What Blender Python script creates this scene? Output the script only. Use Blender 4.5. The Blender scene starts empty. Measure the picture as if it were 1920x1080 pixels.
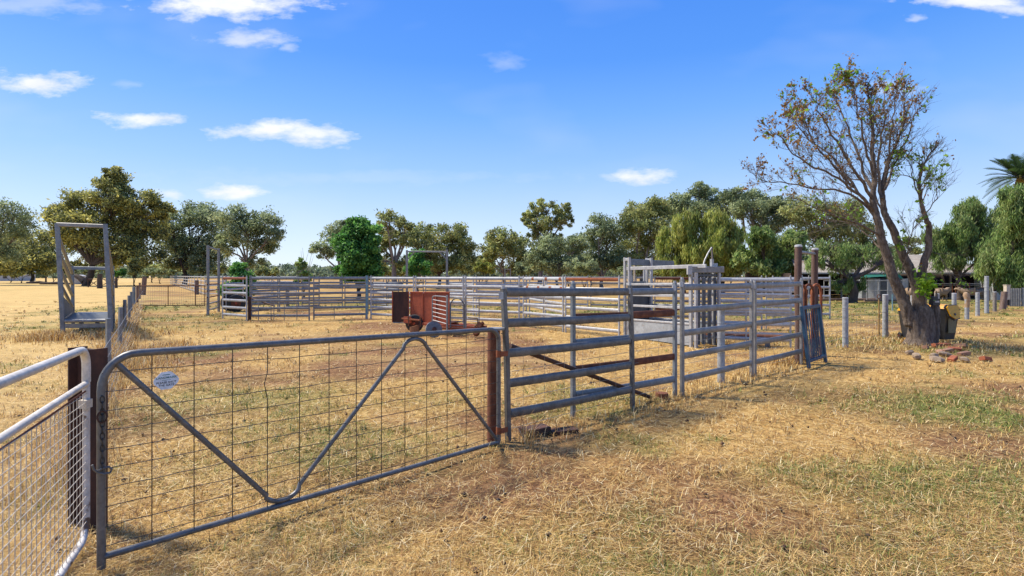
import bpy, math, random
import numpy as np
from mathutils import Vector, Matrix
R = math.radians
scene = bpy.context.scene
col = scene.collection

# ------------------------------------------------------------------ camera, sky, sun, exposure
EYE, F, HOR = 1.65, 1000.0, 517.0          # eye height (m), focal length and horizon row of the photograph
cam_d = bpy.data.cameras.new('camera'); cam = bpy.data.objects.new('camera', cam_d); col.objects.link(cam)
cam.location = (0, 0, EYE); cam.rotation_euler = (R(90), 0, 0)
cam_d.sensor_width = 36; cam_d.lens = 36 * F / 1920; cam_d.shift_y = -23 / 1920
cam_d.clip_start = 0.05; cam_d.clip_end = 6000
scene.camera = cam

SUN_EL, SUN_AZ = 54, 20                     # sun at the left, a little ahead of the camera
sdir = Vector((-math.cos(R(SUN_EL)) * math.cos(R(SUN_AZ)), math.cos(R(SUN_EL)) * math.sin(R(SUN_AZ)), math.sin(R(SUN_EL))))
sun_d = bpy.data.lights.new('sun', 'SUN'); sun = bpy.data.objects.new('sun', sun_d); col.objects.link(sun)
sun_d.energy = 4.0; sun_d.angle = R(7.0); sun_d.color = (1.0, 0.925, 0.80)
sun.rotation_euler = (-sdir).to_track_quat('-Z', 'Y').to_euler()

world = bpy.data.worlds.new('World'); scene.world = world; world.use_nodes = True
wn, wl = world.node_tree.nodes, world.node_tree.links
wn.clear()
def N(nodes, t, **kw):
    n = nodes.new(t)
    for k, v in kw.items(): setattr(n, k, v)
    return n
def math_n(nodes, links, op, a, b=None, c=None, clamp=False):
    n = nodes.new('ShaderNodeMath'); n.operation = op; n.use_clamp = clamp
    for i, v in enumerate((a, b, c)):
        if v is None: continue
        if isinstance(v, (int, float)): n.inputs[i].default_value = v
        else: links.new(v, n.inputs[i])
    return n.outputs[0]
sky = N(wn, 'ShaderNodeTexSky', sky_type='NISHITA', sun_disc=False)
sky.sun_elevation = R(SUN_EL); sky.sun_rotation = math.atan2(sdir.x, sdir.y)
sky.altitude = 200; sky.air_density = 1.0; sky.dust_density = 0.3; sky.ozone_density = 2.0
tc = N(wn, 'ShaderNodeTexCoord'); sep = N(wn, 'ShaderNodeSeparateXYZ'); wl.new(tc.outputs['Generated'], sep.inputs[0])
M = lambda *a, **k: math_n(wn, wl, *a, **k)
# the clear deep blue of the photograph: a ramp over elevation blended with the physical sky
rmp = N(wn, 'ShaderNodeValToRGB'); el = rmp.color_ramp.elements
stops = [(0.0,(.53,.62,.73)),(.03,(.48,.58,.72)),(.10,(.38,.505,.72)),(.19,(.225,.40,.72)),(.285,(.115,.305,.72)),(.37,(.052,.225,.70)),(.45,(.038,.195,.68)),(1.0,(.022,.13,.56))]
while len(el) < len(stops): el.new(.5)
for e, (p_, c_) in zip(el, stops): e.position = p_; e.color = (*c_, 1)
wl.new(M('MAXIMUM', sep.outputs[2], 0.0), rmp.inputs[0])
def vscale(sock, k):
    n_ = N(wn, 'ShaderNodeVectorMath', operation='SCALE'); n_.inputs['Scale'].default_value = k; wl.new(sock, n_.inputs[0]); return n_.outputs[0]
hsv = N(wn, 'ShaderNodeMix', data_type='RGBA'); hsv.inputs['Factor'].default_value = .18
wl.new(vscale(rmp.outputs[0], .80/.105), hsv.inputs['A']); wl.new(sky.outputs[0], hsv.inputs['B'])
yab = M('MAXIMUM', M('ABSOLUTE', sep.outputs[1]), 0.05)
u0 = M('DIVIDE', sep.outputs[0], yab); v0 = M('DIVIDE', sep.outputs[2], yab)
cmb = N(wn, 'ShaderNodeCombineXYZ'); wl.new(u0, cmb.inputs[0]); wl.new(M('MULTIPLY', v0, 2.6), cmb.inputs[1])
def wnoise(scale, detail, rough=0.55):
    n = N(wn, 'ShaderNodeTexNoise'); n.inputs['Scale'].default_value = scale; n.inputs['Detail'].default_value = detail
    n.inputs['Roughness'].default_value = rough; wl.new(cmb.outputs[0], n.inputs['Vector']); return n
nA, nB, nC = wnoise(5.5, 6, .58), wnoise(17, 6, .6), wnoise(2.1, 3)
sa = N(wn, 'ShaderNodeSeparateXYZ'); wl.new(nA.outputs['Color'], sa.inputs[0])
u = M('ADD', u0, M('MULTIPLY', M('SUBTRACT', sa.outputs[0], .5), .12))
v = M('ADD', v0, M('MULTIPLY', M('SUBTRACT', sa.outputs[1], .5), .05))
clouds = [(430,8,165,36,1.0),(400,-25,190,40,1.0),(470,76,84,20,.6),(552,93,24,13,.35),(78,155,96,27,.95),(245,165,34,10,.16),(258,221,76,15,.9),
          (500,243,112,24,.95),(585,252,96,22,.9),(440,354,72,14,.9),(1200,324,68,17,.85),(1150,329,40,8,.3),(1820,2,125,20,.9),(1890,15,60,16,.7),
          (40,8,150,26,.33),(930,115,44,20,.2),(1706,42,20,8,.4),(1680,165,50,16,.4),(318,363,36,13,.6),(1300,420,300,14,.12),(700,330,400,16,.10)]
tot = None
for (px, py, rx, ry, a) in clouds:
    du = M('DIVIDE', M('SUBTRACT', u, (px-960)/F), rx/F); dv = M('DIVIDE', M('SUBTRACT', v, (HOR-py)/F), ry/F)
    d = M('SQRT', M('ADD', M('MULTIPLY', du, du), M('MULTIPLY', dv, dv)))
    m = M('SUBTRACT', M('ADD', 1.05, M('MULTIPLY', M('SUBTRACT', nB.outputs['Fac'], .5), 2.1)), d)
    m = M('MULTIPLY', M('SMOOTH_MIN', M('MAXIMUM', M('MULTIPLY', m, 1.25), 0.0), 1.0, 0.35), a)
    tot = m if tot is None else M('MAXIMUM', tot, m)
wisps = M('MULTIPLY', M('MAXIMUM', M('SUBTRACT', nC.outputs['Fac'], .52), 0.0), 0.55)
tot = M('MINIMUM', M('ADD', tot, wisps), 1.0)
above = M('MULTIPLY', sep.outputs[2], 30, clamp=True)
tot = M('MULTIPLY', tot, above, clamp=True)
mixc = N(wn, 'ShaderNodeMix', data_type='RGBA')
wl.new(tot, mixc.inputs['Factor']); wl.new(hsv.outputs['Result'], mixc.inputs['A']); ccol = N(wn, 'ShaderNodeMix', data_type='RGBA'); nD = wnoise(9, 6, .62)
wl.new(M('MULTIPLY_ADD', nD.outputs['Fac'], 2.6, -.8, clamp=True), ccol.inputs['Factor']); ccol.inputs['A'].default_value = (4.5, 4.7, 5.1, 1); ccol.inputs['B'].default_value = (5.8, 5.82, 5.9, 1)
wl.new(ccol.outputs['Result'], mixc.inputs['B'])
bg = N(wn, 'ShaderNodeBackground'); bg.inputs['Strength'].default_value = 0.105
wl.new(mixc.outputs['Result'], bg.inputs[0])
wo = N(wn, 'ShaderNodeOutputWorld'); wl.new(bg.outputs[0], wo.inputs[0])

vs = scene.view_settings
vs.view_transform = 'Standard'; vs.look = 'None'; vs.exposure = 0.88; vs.gamma = 1.0; vs.use_curve_mapping = False
scene.render.engine = 'CYCLES'
scene.cycles.max_bounces = 6; scene.cycles.transparent_max_bounces = 8

# ------------------------------------------------------------------ helpers
def gp(px, py, z=0.0):                      # point at height z seen at a pixel of the photograph
    Y = (EYE - z) * F / (py - HOR); return Vector(((px - 960) / F * Y, Y, z))
def wx(px, Y): return (px - 960) / F * Y
def wz(py, Y): return EYE - (py - HOR) / F * Y
def wp(px, py, Y): return Vector((wx(px, Y), Y, wz(py, Y)))

def vnoise(x, y, s, seed=0):
    x = np.asarray(x, float) / s; y = np.asarray(y, float) / s
    xi, yi = np.floor(x).astype(np.int64), np.floor(y).astype(np.int64); fx, fy = x - xi, y - yi
    fx, fy = fx*fx*(3-2*fx), fy*fy*(3-2*fy)
    def h(a, b):
        n = (a * 374761393 + b * 668265263 + seed * 974711) & 0xFFFFFFFF
        n = ((n ^ (n >> 13)) * 1274126177) & 0xFFFFFFFF
        return ((n ^ (n >> 16)) & 0xFFFF) / 65535.0
    return (h(xi,yi)*(1-fx)+h(xi+1,yi)*fx)*(1-fy) + (h(xi,yi+1)*(1-fx)+h(xi+1,yi+1)*fx)*fy
def fbm(x, y, s, seed=0, o=4):
    t, a, n = 0, 1, 0
    for i in range(o): t = t + a * vnoise(x, y, s / 2**i, seed + i); n += a; a *= .5
    return t / n

ORIG = {}
def tag(o, label=None, cat=None, group=None, kind=None):
    if label: o['label'] = label
    if cat: o['category'] = cat
    if group: o['group'] = group
    if kind: o['kind'] = kind
    return o
def thing(name, label, cat, loc=(0,0,0), group=None, rz=0.0):
    o = bpy.data.objects.new(name, None); col.objects.link(o); o.empty_display_size = .1
    o.location = loc; o.rotation_euler = (0,0,rz); ORIG[o] = Vector(loc)
    return tag(o, label, cat, group)

def circ(r, n=8, ry=None): return [(r*math.cos(2*math.pi*k/n+math.pi/n), (ry or r)*math.sin(2*math.pi*k/n+math.pi/n)) for k in range(n)]
def rect(w, h, c=None):
    c = min(w, h) * .12 if c is None else c
    a, b = w/2, h/2
    return [(a,-b+c),(a,b-c),(a-c,b),(-a+c,b),(-a,b-c),(-a,-b+c),(-a+c,-b),(a-c,-b)]

class MB:
    def __init__(s): s.v = []; s.f = []
    def sweep(s, pts, prof, up=(0,0,1), scales=None, cap=True):
        pts = [Vector(p) for p in pts]; n = len(prof); base = len(s.v); up = Vector(up)
        prev = None
        for i, p in enumerate(pts):
            t = (pts[min(i+1, len(pts)-1)] - pts[max(i-1, 0)])
            if t.length < 1e-9: t = Vector((0,0,1))
            t.normalize()
            ref = up if abs(t.dot(up)) < .97 else (Vector((0,1,0)) if abs(t.y) < .9 else Vector((1,0,0)))
            if prev is not None: ref = prev
            side = t.cross(ref); side.normalize(); b = side.cross(t); b.normalize(); prev = b
            k = scales[i] if scales else 1
            for (a, c) in prof: s.v.append(tuple(p + side*a*k + b*c*k))
        for i in range(len(pts)-1):
            o = base + i*n
            for j in range(n):
                s.f.append((o+j, o+(j+1)%n, o+n+(j+1)%n, o+n+j))
        if cap:
            s.f.append(tuple(base+j for j in reversed(range(n)))); o = base+(len(pts)-1)*n
            s.f.append(tuple(o+j for j in range(n)))
        return s
    def tube(s, pts, r, n=8, ry=None, up=(0,0,1), scales=None): return s.sweep(pts, circ(r, n, ry), up, scales)
    def beam(s, a, b, w, h, up=(0,0,1), c=None): return s.sweep([a, b], rect(w, h, c), up)
    def box(s, c, size, M=None):
        c = Vector(c); a = [x/2 for x in size]; o = len(s.v)
        for z in (-1,1):
            for y in (-1,1):
                for x in (-1,1):
                    p = Vector((x*a[0], y*a[1], z*a[2]))
                    if M: p = M @ p
                    s.v.append(tuple(c+p))
        for f in ((0,2,3,1),(4,5,7,6),(0,1,5,4),(2,6,7,3),(0,4,6,2),(1,3,7,5)): s.f.append(tuple(o+k for k in f))
        return s
    def build(s, name, mat, parent=None, angle=40, label=None):
        o = make(name, s.v, s.f, mat, parent, angle)
        if label: o['label'] = label
        return o
def make(name, v, f, mat, parent=None, angle=40):
    me = bpy.data.meshes.new(name)
    off = ORIG.get(parent, Vector((0,0,0))) if parent else Vector((0,0,0))
    me.from_pydata([(a[0]-off.x, a[1]-off.y, a[2]-off.z) for a in v], [], f); me.update()
    if angle:
        me.polygons.foreach_set('use_smooth', [True]*len(me.polygons)); me.set_sharp_from_angle(angle=R(angle))
    me.materials.append(mat)
    o = bpy.data.objects.new(name, me); col.objects.link(o)
    if parent: o.parent = parent; ORIG[o] = off
    return o
def quick(name, V, Fq, mat, parent=None, off=None, attr=None, kinds=None):   # large numpy meshes; Fq (n,k)
    me = bpy.data.meshes.new(name)
    V = np.asarray(V, np.float32)
    if off is not None: V = V - np.asarray(off, np.float32)
    n, k = Fq.shape
    me.vertices.add(len(V)); me.vertices.foreach_set('co', V.ravel())
    me.loops.add(n*k); me.loops.foreach_set('vertex_index', Fq.astype(np.int32).ravel())
    me.polygons.add(n); me.polygons.foreach_set('loop_start', np.arange(0, n*k, k, dtype=np.int32))
    if attr is not None:
        a = me.attributes.new('col', 'FLOAT_COLOR', 'FACE')
        c = np.ones((n, 4), np.float32); c[:, :3] = attr; a.data.foreach_set('color', c.ravel())
    me.update(calc_edges=True); me.validate()
    me.materials.append(mat)
    o = bpy.data.objects.new(name, me); col.objects.link(o)
    if parent: o.parent = parent
    return o
def copy_tree(o, parent=None):
    c = o.copy(); col.objects.link(c); c.parent = parent
    for ch in list(o.children): copy_tree(ch, c)
    return c
def recolour(o, mat):
    o.material_slots[0].link = 'OBJECT'; o.material_slots[0].material = mat

# ------------------------------------------------------------------ materials
def nodes_mat(name):
    m = bpy.data.materials.new(name); m.use_nodes = True
    n, l = m.node_tree.nodes, m.node_tree.links
    return m, n, l, n['Principled BSDF']
def ramp(n, l, fac, stops):
    r = n.new('ShaderNodeValToRGB'); el = r.color_ramp.elements
    while len(el) < len(stops): el.new(.5)
    for e, (p, c) in zip(el, stops): e.position = p; e.color = (*c, 1)
    l.new(fac, r.inputs[0]); return r.outputs[0]
def noise(n, l, scale, detail=5, vec=None, rough=.6):
    t = n.new('ShaderNodeTexNoise'); t.inputs['Scale'].default_value = scale; t.inputs['Detail'].default_value = detail
    t.inputs['Roughness'].default_value = rough
    if vec is not None: l.new(vec, t.inputs['Vector'])
    return t.outputs['Fac']
def mapped(n, l, sc, kind='Object'):
    c = n.new('ShaderNodeTexCoord'); m = n.new('ShaderNodeMapping'); m.inputs['Scale'].default_value = sc
    l.new(c.outputs[kind], m.inputs[0]); return m.outputs[0]
def mixrgb(n, l, f, a, b, bt='MIX'):
    m = n.new('ShaderNodeMix'); m.data_type = 'RGBA'; m.blend_type = bt
    for s, x in (('Factor', f), ('A', a), ('B', b)):
        i = m.inputs[s] if s != 'Factor' else m.inputs[0]
        if isinstance(x, (int, float)): i.default_value = x
        elif isinstance(x, tuple): i.default_value = (*x, 1)
        else: l.new(x, i)
    return m.outputs['Result']
def bump(n, l, p, h, strength, dist=.01):
    b = n.new('ShaderNodeBump'); b.inputs['Strength'].default_value = strength; b.inputs['Distance'].default_value = dist
    l.new(h, b.inputs['Height']); l.new(b.outputs[0], p.inputs['Normal'])
def simple(name, c1, c2, scale=8, rough=.7, metal=0.0, c3=None, streak=None, bmp=.2, spot=None):
    m, n, l, p = nodes_mat(name)
    g = n.new('ShaderNodeNewGeometry')
    mp = n.new('ShaderNodeMapping'); mp.inputs['Scale'].default_value = streak or (1,1,1); l.new(g.outputs['Position'], mp.inputs[0])
    f = noise(n, l, scale, 6, mp.outputs[0])
    stops = [(.3, c1), (.7, c2)] if c3 is None else [(.28, c1), (.5, c2), (.72, c3)]
    c = ramp(n, l, f, stops)
    f2 = noise(n, l, scale*7, 3, g.outputs['Position'])
    c = mixrgb(n, l, .45, c, ramp(n, l, f2, [(.3, (.5,.5,.5)), (.7, (1.05,1.05,1.05))]), 'MULTIPLY')
    f4 = noise(n, l, scale*2.3, 4, g.outputs['Position'])
    c = mixrgb(n, l, .4, c, ramp(n, l, f4, [(.35, (.62,.60,.58)), (.62, (1.12,1.12,1.12))]), 'MULTIPLY')
    if spot:
        f3 = noise(n, l, spot[1], 5, g.outputs['Position'])
        c = mixrgb(n, l, ramp(n, l, f3, [(spot[2], (0,0,0)), (min(spot[2]+.06, 1), (1,1,1))]), c, spot[0])
    l.new(c, p.inputs['Base Color']); p.inputs['Roughness'].default_value = rough; p.inputs['Metallic'].default_value = metal
    if bmp: bump(n, l, p, f2, bmp, .004)
    return m
RUST = (.20, .062, .022)
MAT = {}
MAT['galv'] = simple('galvanised_steel', (.20,.195,.185), (.33,.32,.305), 5, .5, .3, spot=(RUST, 2.2, .70))
MAT['galv_light'] = simple('galvanised_bright', (.40,.395,.38), (.56,.55,.53), 5, .5, .2, spot=((.30,.14,.08), 2.6, .72))
MAT['galv_blue'] = simple('galvanised_blue_grey', (.16,.18,.195), (.25,.27,.285), 4, .5, .25, spot=((.16,.08,.05), 3.1, .73))
MAT['gate_grey'] = simple('gate_tube', (.105,.103,.098), (.20,.196,.188), 9, .45, .3, spot=((.24,.24,.23), 22, .66))
MAT['wire'] = simple('gate_wire', (.035,.033,.032), (.085,.08,.075), 20, .5, .6, bmp=0)
MAT['wire_light'] = simple('fence_wire', (.25,.25,.25), (.38,.37,.35), 20, .5, .6, bmp=0)
MAT['rust'] = simple('rusted_steel', (.075,.026,.013), (.16,.05,.021), 9, .85, 0, (.24,.09,.038), bmp=.4)
MAT['rust_dark'] = simple('dark_rusted_steel', (.028,.014,.010), (.075,.030,.018), 6, .8, 0, (.13,.05,.025), streak=(1,1,.35), bmp=.4)
MAT['rust_orange'] = simple('orange_rust', (.22,.06,.02), (.34,.105,.038), 8, .85, 0, bmp=.3)
MAT['red_tin'] = simple('red_rusty_tin', (.29,.050,.018), (.41,.082,.028), 3, .7, 0, (.19,.036,.016), streak=(1.4,1.4,.35), bmp=.15, spot=((.12,.035,.02), 4, .66))
MAT['white_paint'] = simple('chipped_white_paint', (.56,.50,.41), (.74,.68,.58), 6, .45, 0, spot=((.14,.085,.055), 13, .66))
MAT['white_wire'] = simple('white_wire', (.52,.44,.33), (.70,.62,.50), 10, .55, 0, spot=((.16,.10,.06), 17, .70), bmp=0)
MAT['timber'] = simple('weathered_timber', (.085,.052,.038), (.20,.125,.09), 7, .85, 0, (.26,.20,.165), streak=(3,3,.25), bmp=.6)
MAT['timber_red'] = simple('red_brown_timber', (.06,.034,.026), (.13,.068,.047), 6, .85, 0, (.16,.125,.105), streak=(3,3,.18), bmp=.6)
MAT['timber_grey'] = simple('grey_timber', (.16,.13,.11), (.32,.28,.24), 9, .9, 0, streak=(3,3,.3), bmp=.5)
MAT['stump'] = simple('cut_wood', (.30,.13,.055), (.45,.22,.10), 9, .9, 0, streak=(2,2,.4))
MAT['concrete_post'] = simple('grey_post', (.30,.31,.315), (.44,.45,.455), 7, .75, .05, streak=(1,1,2.5), spot=((.25,.24,.22), 5, .68))
MAT['blue_paint'] = simple('faded_blue_paint', (.010,.050,.105), (.022,.085,.16), 5, .5, .1, spot=((.10,.06,.045), 6, .68))
MAT['teal_paint'] = simple('flaking_teal_paint', (.10,.24,.30), (.20,.36,.42), 7, .6, 0, spot=((.3,.3,.3), 5, .6))
MAT['sheet'] = simple('galvanised_sheet', (.36,.38,.38), (.46,.48,.48), 2.5, .55, .15, spot=((.30,.24,.19), 9, .66))
MAT['sheet_dark'] = simple('grey_sheet', (.07,.08,.09), (.12,.13,.145), 3, .5, .25)
MAT['rubber'] = simple('black_rubber', (.018,.018,.018), (.04,.04,.038), 8, .8)
MAT['old_disc'] = simple('weathered_disc', (.12,.125,.125), (.22,.22,.21), 8, .75)
MAT['plastic_black'] = simple('dark_plastic', (.018,.020,.024), (.035,.038,.045), 5, .45, bmp=.05)
MAT['plastic_olive'] = simple('olive_plastic', (.10,.095,.05), (.17,.16,.085), 5, .5, bmp=.05)
MAT['plastic_yellow'] = simple('yellow_plastic', (.80,.36,.004), (.86,.42,.008), 4, .4, bmp=.05)
MAT['brick'] = simple('old_red_brick', (.34,.09,.035), (.50,.16,.065), 9, .9, 0, bmp=.5)
MAT['brick_pale'] = simple('pale_mortar_brick', (.34,.16,.09), (.44,.25,.15), 9, .9, 0, bmp=.5)
MAT['stone'] = simple('pale_stone', (.27,.19,.12), (.40,.30,.20), 8, .9, 0, bmp=.5)
MAT['bark'] = simple('grey_brown_bark', (.05,.036,.026), (.19,.14,.10), 13, .95, 0, (.34,.27,.205), streak=(1.5,1.5,.5), bmp=1.0)
MAT['bark_dark'] = simple('dark_bark', (.05,.036,.028), (.12,.09,.07), 6, .95, 0, streak=(1,1,.4), bmp=.5)
MAT['bark_pale'] = simple('gum_bark', (.15,.12,.10), (.33,.28,.24), 2.5, .9, 0, streak=(1,1,.4), bmp=.3)
MAT['twig'] = simple('twig_bark', (.085,.064,.052), (.17,.135,.112), 8, .95, bmp=0)
MAT['roof'] = simple('old_tin_roof', (.19,.165,.14), (.29,.26,.225), 1.2, .7, .1, streak=(1,1,1), spot=((.17,.11,.075), 1.6, .60), bmp=.1)
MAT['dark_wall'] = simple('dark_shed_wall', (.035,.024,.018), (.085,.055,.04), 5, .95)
MAT['green_cloth'] = simple('green_shade_cloth', (.008,.11,.075), (.015,.17,.115), 6, .8)
MAT['cream'] = simple('cream_box_paint', (.55,.45,.33), (.66,.56,.44), 6, .7)
MAT['fleece'] = simple('dusty_fleece', (.26,.175,.11), (.42,.30,.20), 14, 1.0, 0, bmp=.8)
MAT['sheep_skin'] = simple('sheep_face', (.40,.29,.20), (.5,.38,.28), 14, .9)
MAT['hessian'] = simple('tan_bark_wrap', (.38,.24,.13), (.52,.36,.22), 12, .95, bmp=.8)
MAT['sign'] = simple('sign_plate', (.66,.74,.80), (.74,.80,.85), 6, .4, bmp=0)
MAT['ink'] = simple('dark_ink', (.02,.02,.035), (.03,.03,.05), 6, .6, bmp=0)
MAT['ink_green'] = simple('green_ink', (.03,.16,.17), (.04,.19,.2), 6, .6, bmp=0)
MAT['house'] = simple('house_wall', (.45,.45,.44), (.55,.55,.54), 2, .8)

for nd in MAT['bark'].node_tree.nodes:
    if nd.type == 'BUMP': nd.inputs['Distance'].default_value = .03
def leaf_mat(name, trans=.35):
    m, n, l, p = nodes_mat(name)
    a = n.new('ShaderNodeAttribute'); a.attribute_name = 'col'
    l.new(a.outputs['Color'], p.inputs['Base Color']); p.inputs['Roughness'].default_value = .6
    p.inputs['Specular IOR Level'].default_value = .3
    t = n.new('ShaderNodeBsdfTranslucent'); l.new(a.outputs['Color'], t.inputs[0])
    mx = n.new('ShaderNodeMixShader'); mx.inputs[0].default_value = trans
    l.new(p.outputs[0], mx.inputs[1]); l.new(t.outputs[0], mx.inputs[2]); l.new(mx.outputs[0], n['Material Output'].inputs[0])
    return m
MAT['leaf'] = leaf_mat('leaf', .45)
MAT['straw'] = leaf_mat('straw', .2)

# ------------------------------------------------------------------ the ground
GREEN = [  # x, y, rx, ry, strength of green growth (world metres)
    (6.1,6.3,1.5,1.2,.95),(5.0,7.2,1.6,.9,.45),(3.6,3.9,1.2,1.0,.75),(2.6,4.3,.8,.6,.5),(3.9,3.3,.8,.6,.6),(2.3,3.2,.7,.45,.35),(1.5,3.05,.6,.4,.4),(.3,3.1,.7,.5,.5),(.75,3.6,.4,.35,.4),
    (10.6,11.6,2.0,.8,.6),(9.2,13.5,4.0,2.0,.45),(-1.3,3.35,.7,.45,.35),
    (-18.8,27.5,3.0,3.6,.95),(-13.4,20.5,2.6,2.2,.6),(-11.2,18.0,2.4,2.0,.55),(-11.8,14.6,1.5,1.2,.6),(-16.5,17.5,4.5,2.5,.55),(-3.6,7.2,1.5,1.3,.5),(-1.9,5.2,1.4,1.2,.45),(-2.7,6.1,1.4,1.0,.5),(-.8,6.8,1.3,.9,.35),(.9,7.4,1.2,.8,.5),
    (-9,31,9,4,.6),(4,27,9,6,.75),(12,24,7,5,.85),(16,30,12,6,.9),(26,35,12,5,.9),(20,22,6,3,.6),(30,27,8,4,.5),(-2,42,20,5,.3),(-6.5,28,3,3,.6)]
def green_at(x, y):
    x = np.asarray(x, float); y = np.asarray(y, float); g = np.zeros_like(x)
    for cx, cy, rx, ry, s in GREEN:
        g = np.maximum(g, s * np.clip(1.45 - np.sqrt(((x-cx)/rx)**2 + ((y-cy)/ry)**2), 0, 1))
    n = fbm(x, y, .9, 7, 4)
    g = np.clip(g * np.clip((n-.22)*3.2, 0, 1.4), 0, 1)
    g = np.maximum(g, .6*np.clip((fbm(x, y, .9, 40, 4) - .655) * 9, 0, 1))
    return g
def pad_at(x, y): return np.clip((-np.asarray(x) - 3.15 - .673*(np.asarray(y)-3.6)) / 1.2, 0, 1)      # the mown paddock left of the lane fence
def soil_at(x, y): return np.clip((fbm(x, y, 1.5, 21, 5) - .46) * 6, 0, 1) * (1 - .85*pad_at(x, y))
def gz(x, y):
    d = np.exp(-np.hypot(x, y) / 40)
    return ((fbm(x, y, .8, 3, 3) - .5) * .045 + (fbm(x, y, .16, 5, 2) - .5) * .02) * d
t1 = np.linspace(-6.7, 6.7, 350); xs = 4*np.sinh(t1)*.55
t2 = np.linspace(-1.4, 7.0, 330); ys = 3*np.sinh(t2) + 1.0
X, Yg = np.meshgrid(xs, ys); gx, gy = X.ravel(), Yg.ravel()
gzv = gz(gx, gy) - .012
V = np.stack([gx, gy, gzv], 1); nx, ny = len(xs), len(ys)
idx = (np.arange(ny-1)[:,None]*nx + np.arange(nx-1)[None,:]).ravel()
FQ = np.stack([idx, idx+1, idx+nx+1, idx+nx], 1)
mg, n, l, p = nodes_mat('dry_grass_ground')
geo = n.new('ShaderNodeNewGeometry'); P_ = geo.outputs['Position']
def at_attr(nm):
    a = n.new('ShaderNodeAttribute'); a.attribute_name = nm; return a.outputs['Fac']
big = noise(n, l, .11, 4, P_); mid = noise(n, l, .9, 6, P_); fine = noise(n, l, 14, 6, P_, .7); vfine = noise(n, l, 75, 4, P_, .75)
mps = n.new('ShaderNodeMapping'); mps.inputs['Scale'].default_value = (.16, .9, 1); mps.inputs['Rotation'].default_value = (0,0,R(-8)); l.new(P_, mps.inputs[0])
bands = noise(n, l, .6, 4, mps.outputs[0])
straw = ramp(n, l, fine, [(.30,(.24,.122,.038)), (.5,(.48,.30,.10)), (.68,(.72,.515,.21))])
soil = ramp(n, l, fine, [(.3,(.125,.062,.030)), (.55,(.28,.15,.07)), (.75,(.48,.31,.145))])
grn = ramp(n, l, fine, [(.3,(.075,.085,.02)), (.55,(.18,.18,.045)), (.75,(.38,.32,.10))])
c = mixrgb(n, l, at_attr('soil'), straw, soil)
c = mixrgb(n, l, math_n(n, l, 'MULTIPLY', at_attr('paddock'), .55), c, (.68,.49,.20))
c = mixrgb(n, l, at_attr('green'), c, grn)
c = mixrgb(n, l, ramp(n, l, bands, [(.5,(0,0,0)),(.72,(.55,.55,.55))]), c, (.64,.46,.18))
c = mixrgb(n, l, .8, c, ramp(n, l, vfine, [(.3,(.50,.47,.43)), (.55,(1,1,1)), (.75,(1.22,1.2,1.15))]), 'MULTIPLY')
c = mixrgb(n, l, .6, c, ramp(n, l, mid, [(.32,(.66,.62,.56)), (.55,(1,1,1))]), 'MULTIPLY')
l.new(c, p.inputs['Base Color']); p.inputs['Roughness'].default_value = .95; p.inputs['Specular IOR Level'].default_value = .1
hh = math_n(n, l, 'ADD', math_n(n, l, 'MULTIPLY', fine, .7), math_n(n, l, 'MULTIPLY', vfine, .4))
bump(n, l, p, hh, .9, .03)
ground = quick('ground', V, FQ, mg)
for nm, fn in (('green', green_at), ('soil', soil_at), ('paddock', pad_at)):
    a = ground.data.attributes.new(nm, 'FLOAT', 'POINT'); a.data.foreach_set('value', fn(gx, gy).astype(np.float32))
ground.data.polygons.foreach_set('use_smooth', [True]*len(ground.data.polygons))
tag(ground, 'dry straw-coloured paddock ground with bare soil and green patches', 'ground', kind='structure')

# ------------------------------------------------------------------ grass blades
rs = np.random.RandomState(4)
def blades(name, x, y, z, yaw, pitch, length, width, colr, mat, label, cat, bend=.35):
    n = len(x)
    if bend == 0:                                   # straight straws: one tapered quad each
        dx, dy = np.cos(yaw)*np.cos(pitch)*length, np.sin(yaw)*np.cos(pitch)*length; dz = np.sin(pitch)*length
        px, py = -np.sin(yaw)*width/2, np.cos(yaw)*width/2
        V = np.stack([np.stack([x+px,y+py,z],1), np.stack([x-px,y-py,z],1), np.stack([x+dx-px*.5,y+dy-py*.5,z+dz],1), np.stack([x+dx+px*.5,y+dy+py*.5,z+dz],1)],1).reshape(-1,3)
        i = np.arange(n)*4
        return tag(quick(name, V, np.stack([i,i+1,i+2,i+3],1), mat, attr=colr), label, cat, kind='stuff')
    dx, dy = np.cos(yaw), np.sin(yaw); cp, sp = np.cos(pitch), np.sin(pitch)
    px, py = -dy*width/2, dx*width/2
    p2 = np.maximum(pitch - bend*rs.uniform(.2, 1.6, n), -.15)
    mx, my, mz = x + dx*cp*length*.55, y + dy*cp*length*.55, z + sp*length*.55
    tx, ty, tz = mx + dx*np.cos(p2)*length*.45, my + dy*np.cos(p2)*length*.45, mz + np.sin(p2)*length*.45
    tz = np.maximum(tz, .004)
    V = np.empty((n, 6, 3), np.float32)
    w = [1, 1, .8, .8, .25, .25]
    for k, (a, b, c, s) in enumerate(((x,y,z,1),(x,y,z,-1),(mx,my,mz,-1),(mx,my,mz,1),(tx,ty,tz,-1),(tx,ty,tz,1))):
        V[:,k,0] = a + s*px*w[k]; V[:,k,1] = b + s*py*w[k]; V[:,k,2] = c
    i = np.arange(n)*6
    Fq = np.concatenate([np.stack([i,i+1,i+2,i+3],1), np.stack([i+3,i+2,i+4,i+5],1)])
    o = quick(name, V.reshape(-1,3), Fq, mat, attr=np.concatenate([colr, colr]))
    return tag(o, label, cat, kind='stuff')
def wedge(n, y0, y1, pw=1.25):                     # points over the ground in front of the camera, thinning with distance
    a, b = y0**(1-pw+1e-6), y1**(1-pw+1e-6)
    y = (a + (b-a)*rs.rand(n))**(1/(1-pw+1e-6)); x = (rs.rand(n)*2-1)*(y*1.06 + 1.2)
    return x, y
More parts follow.
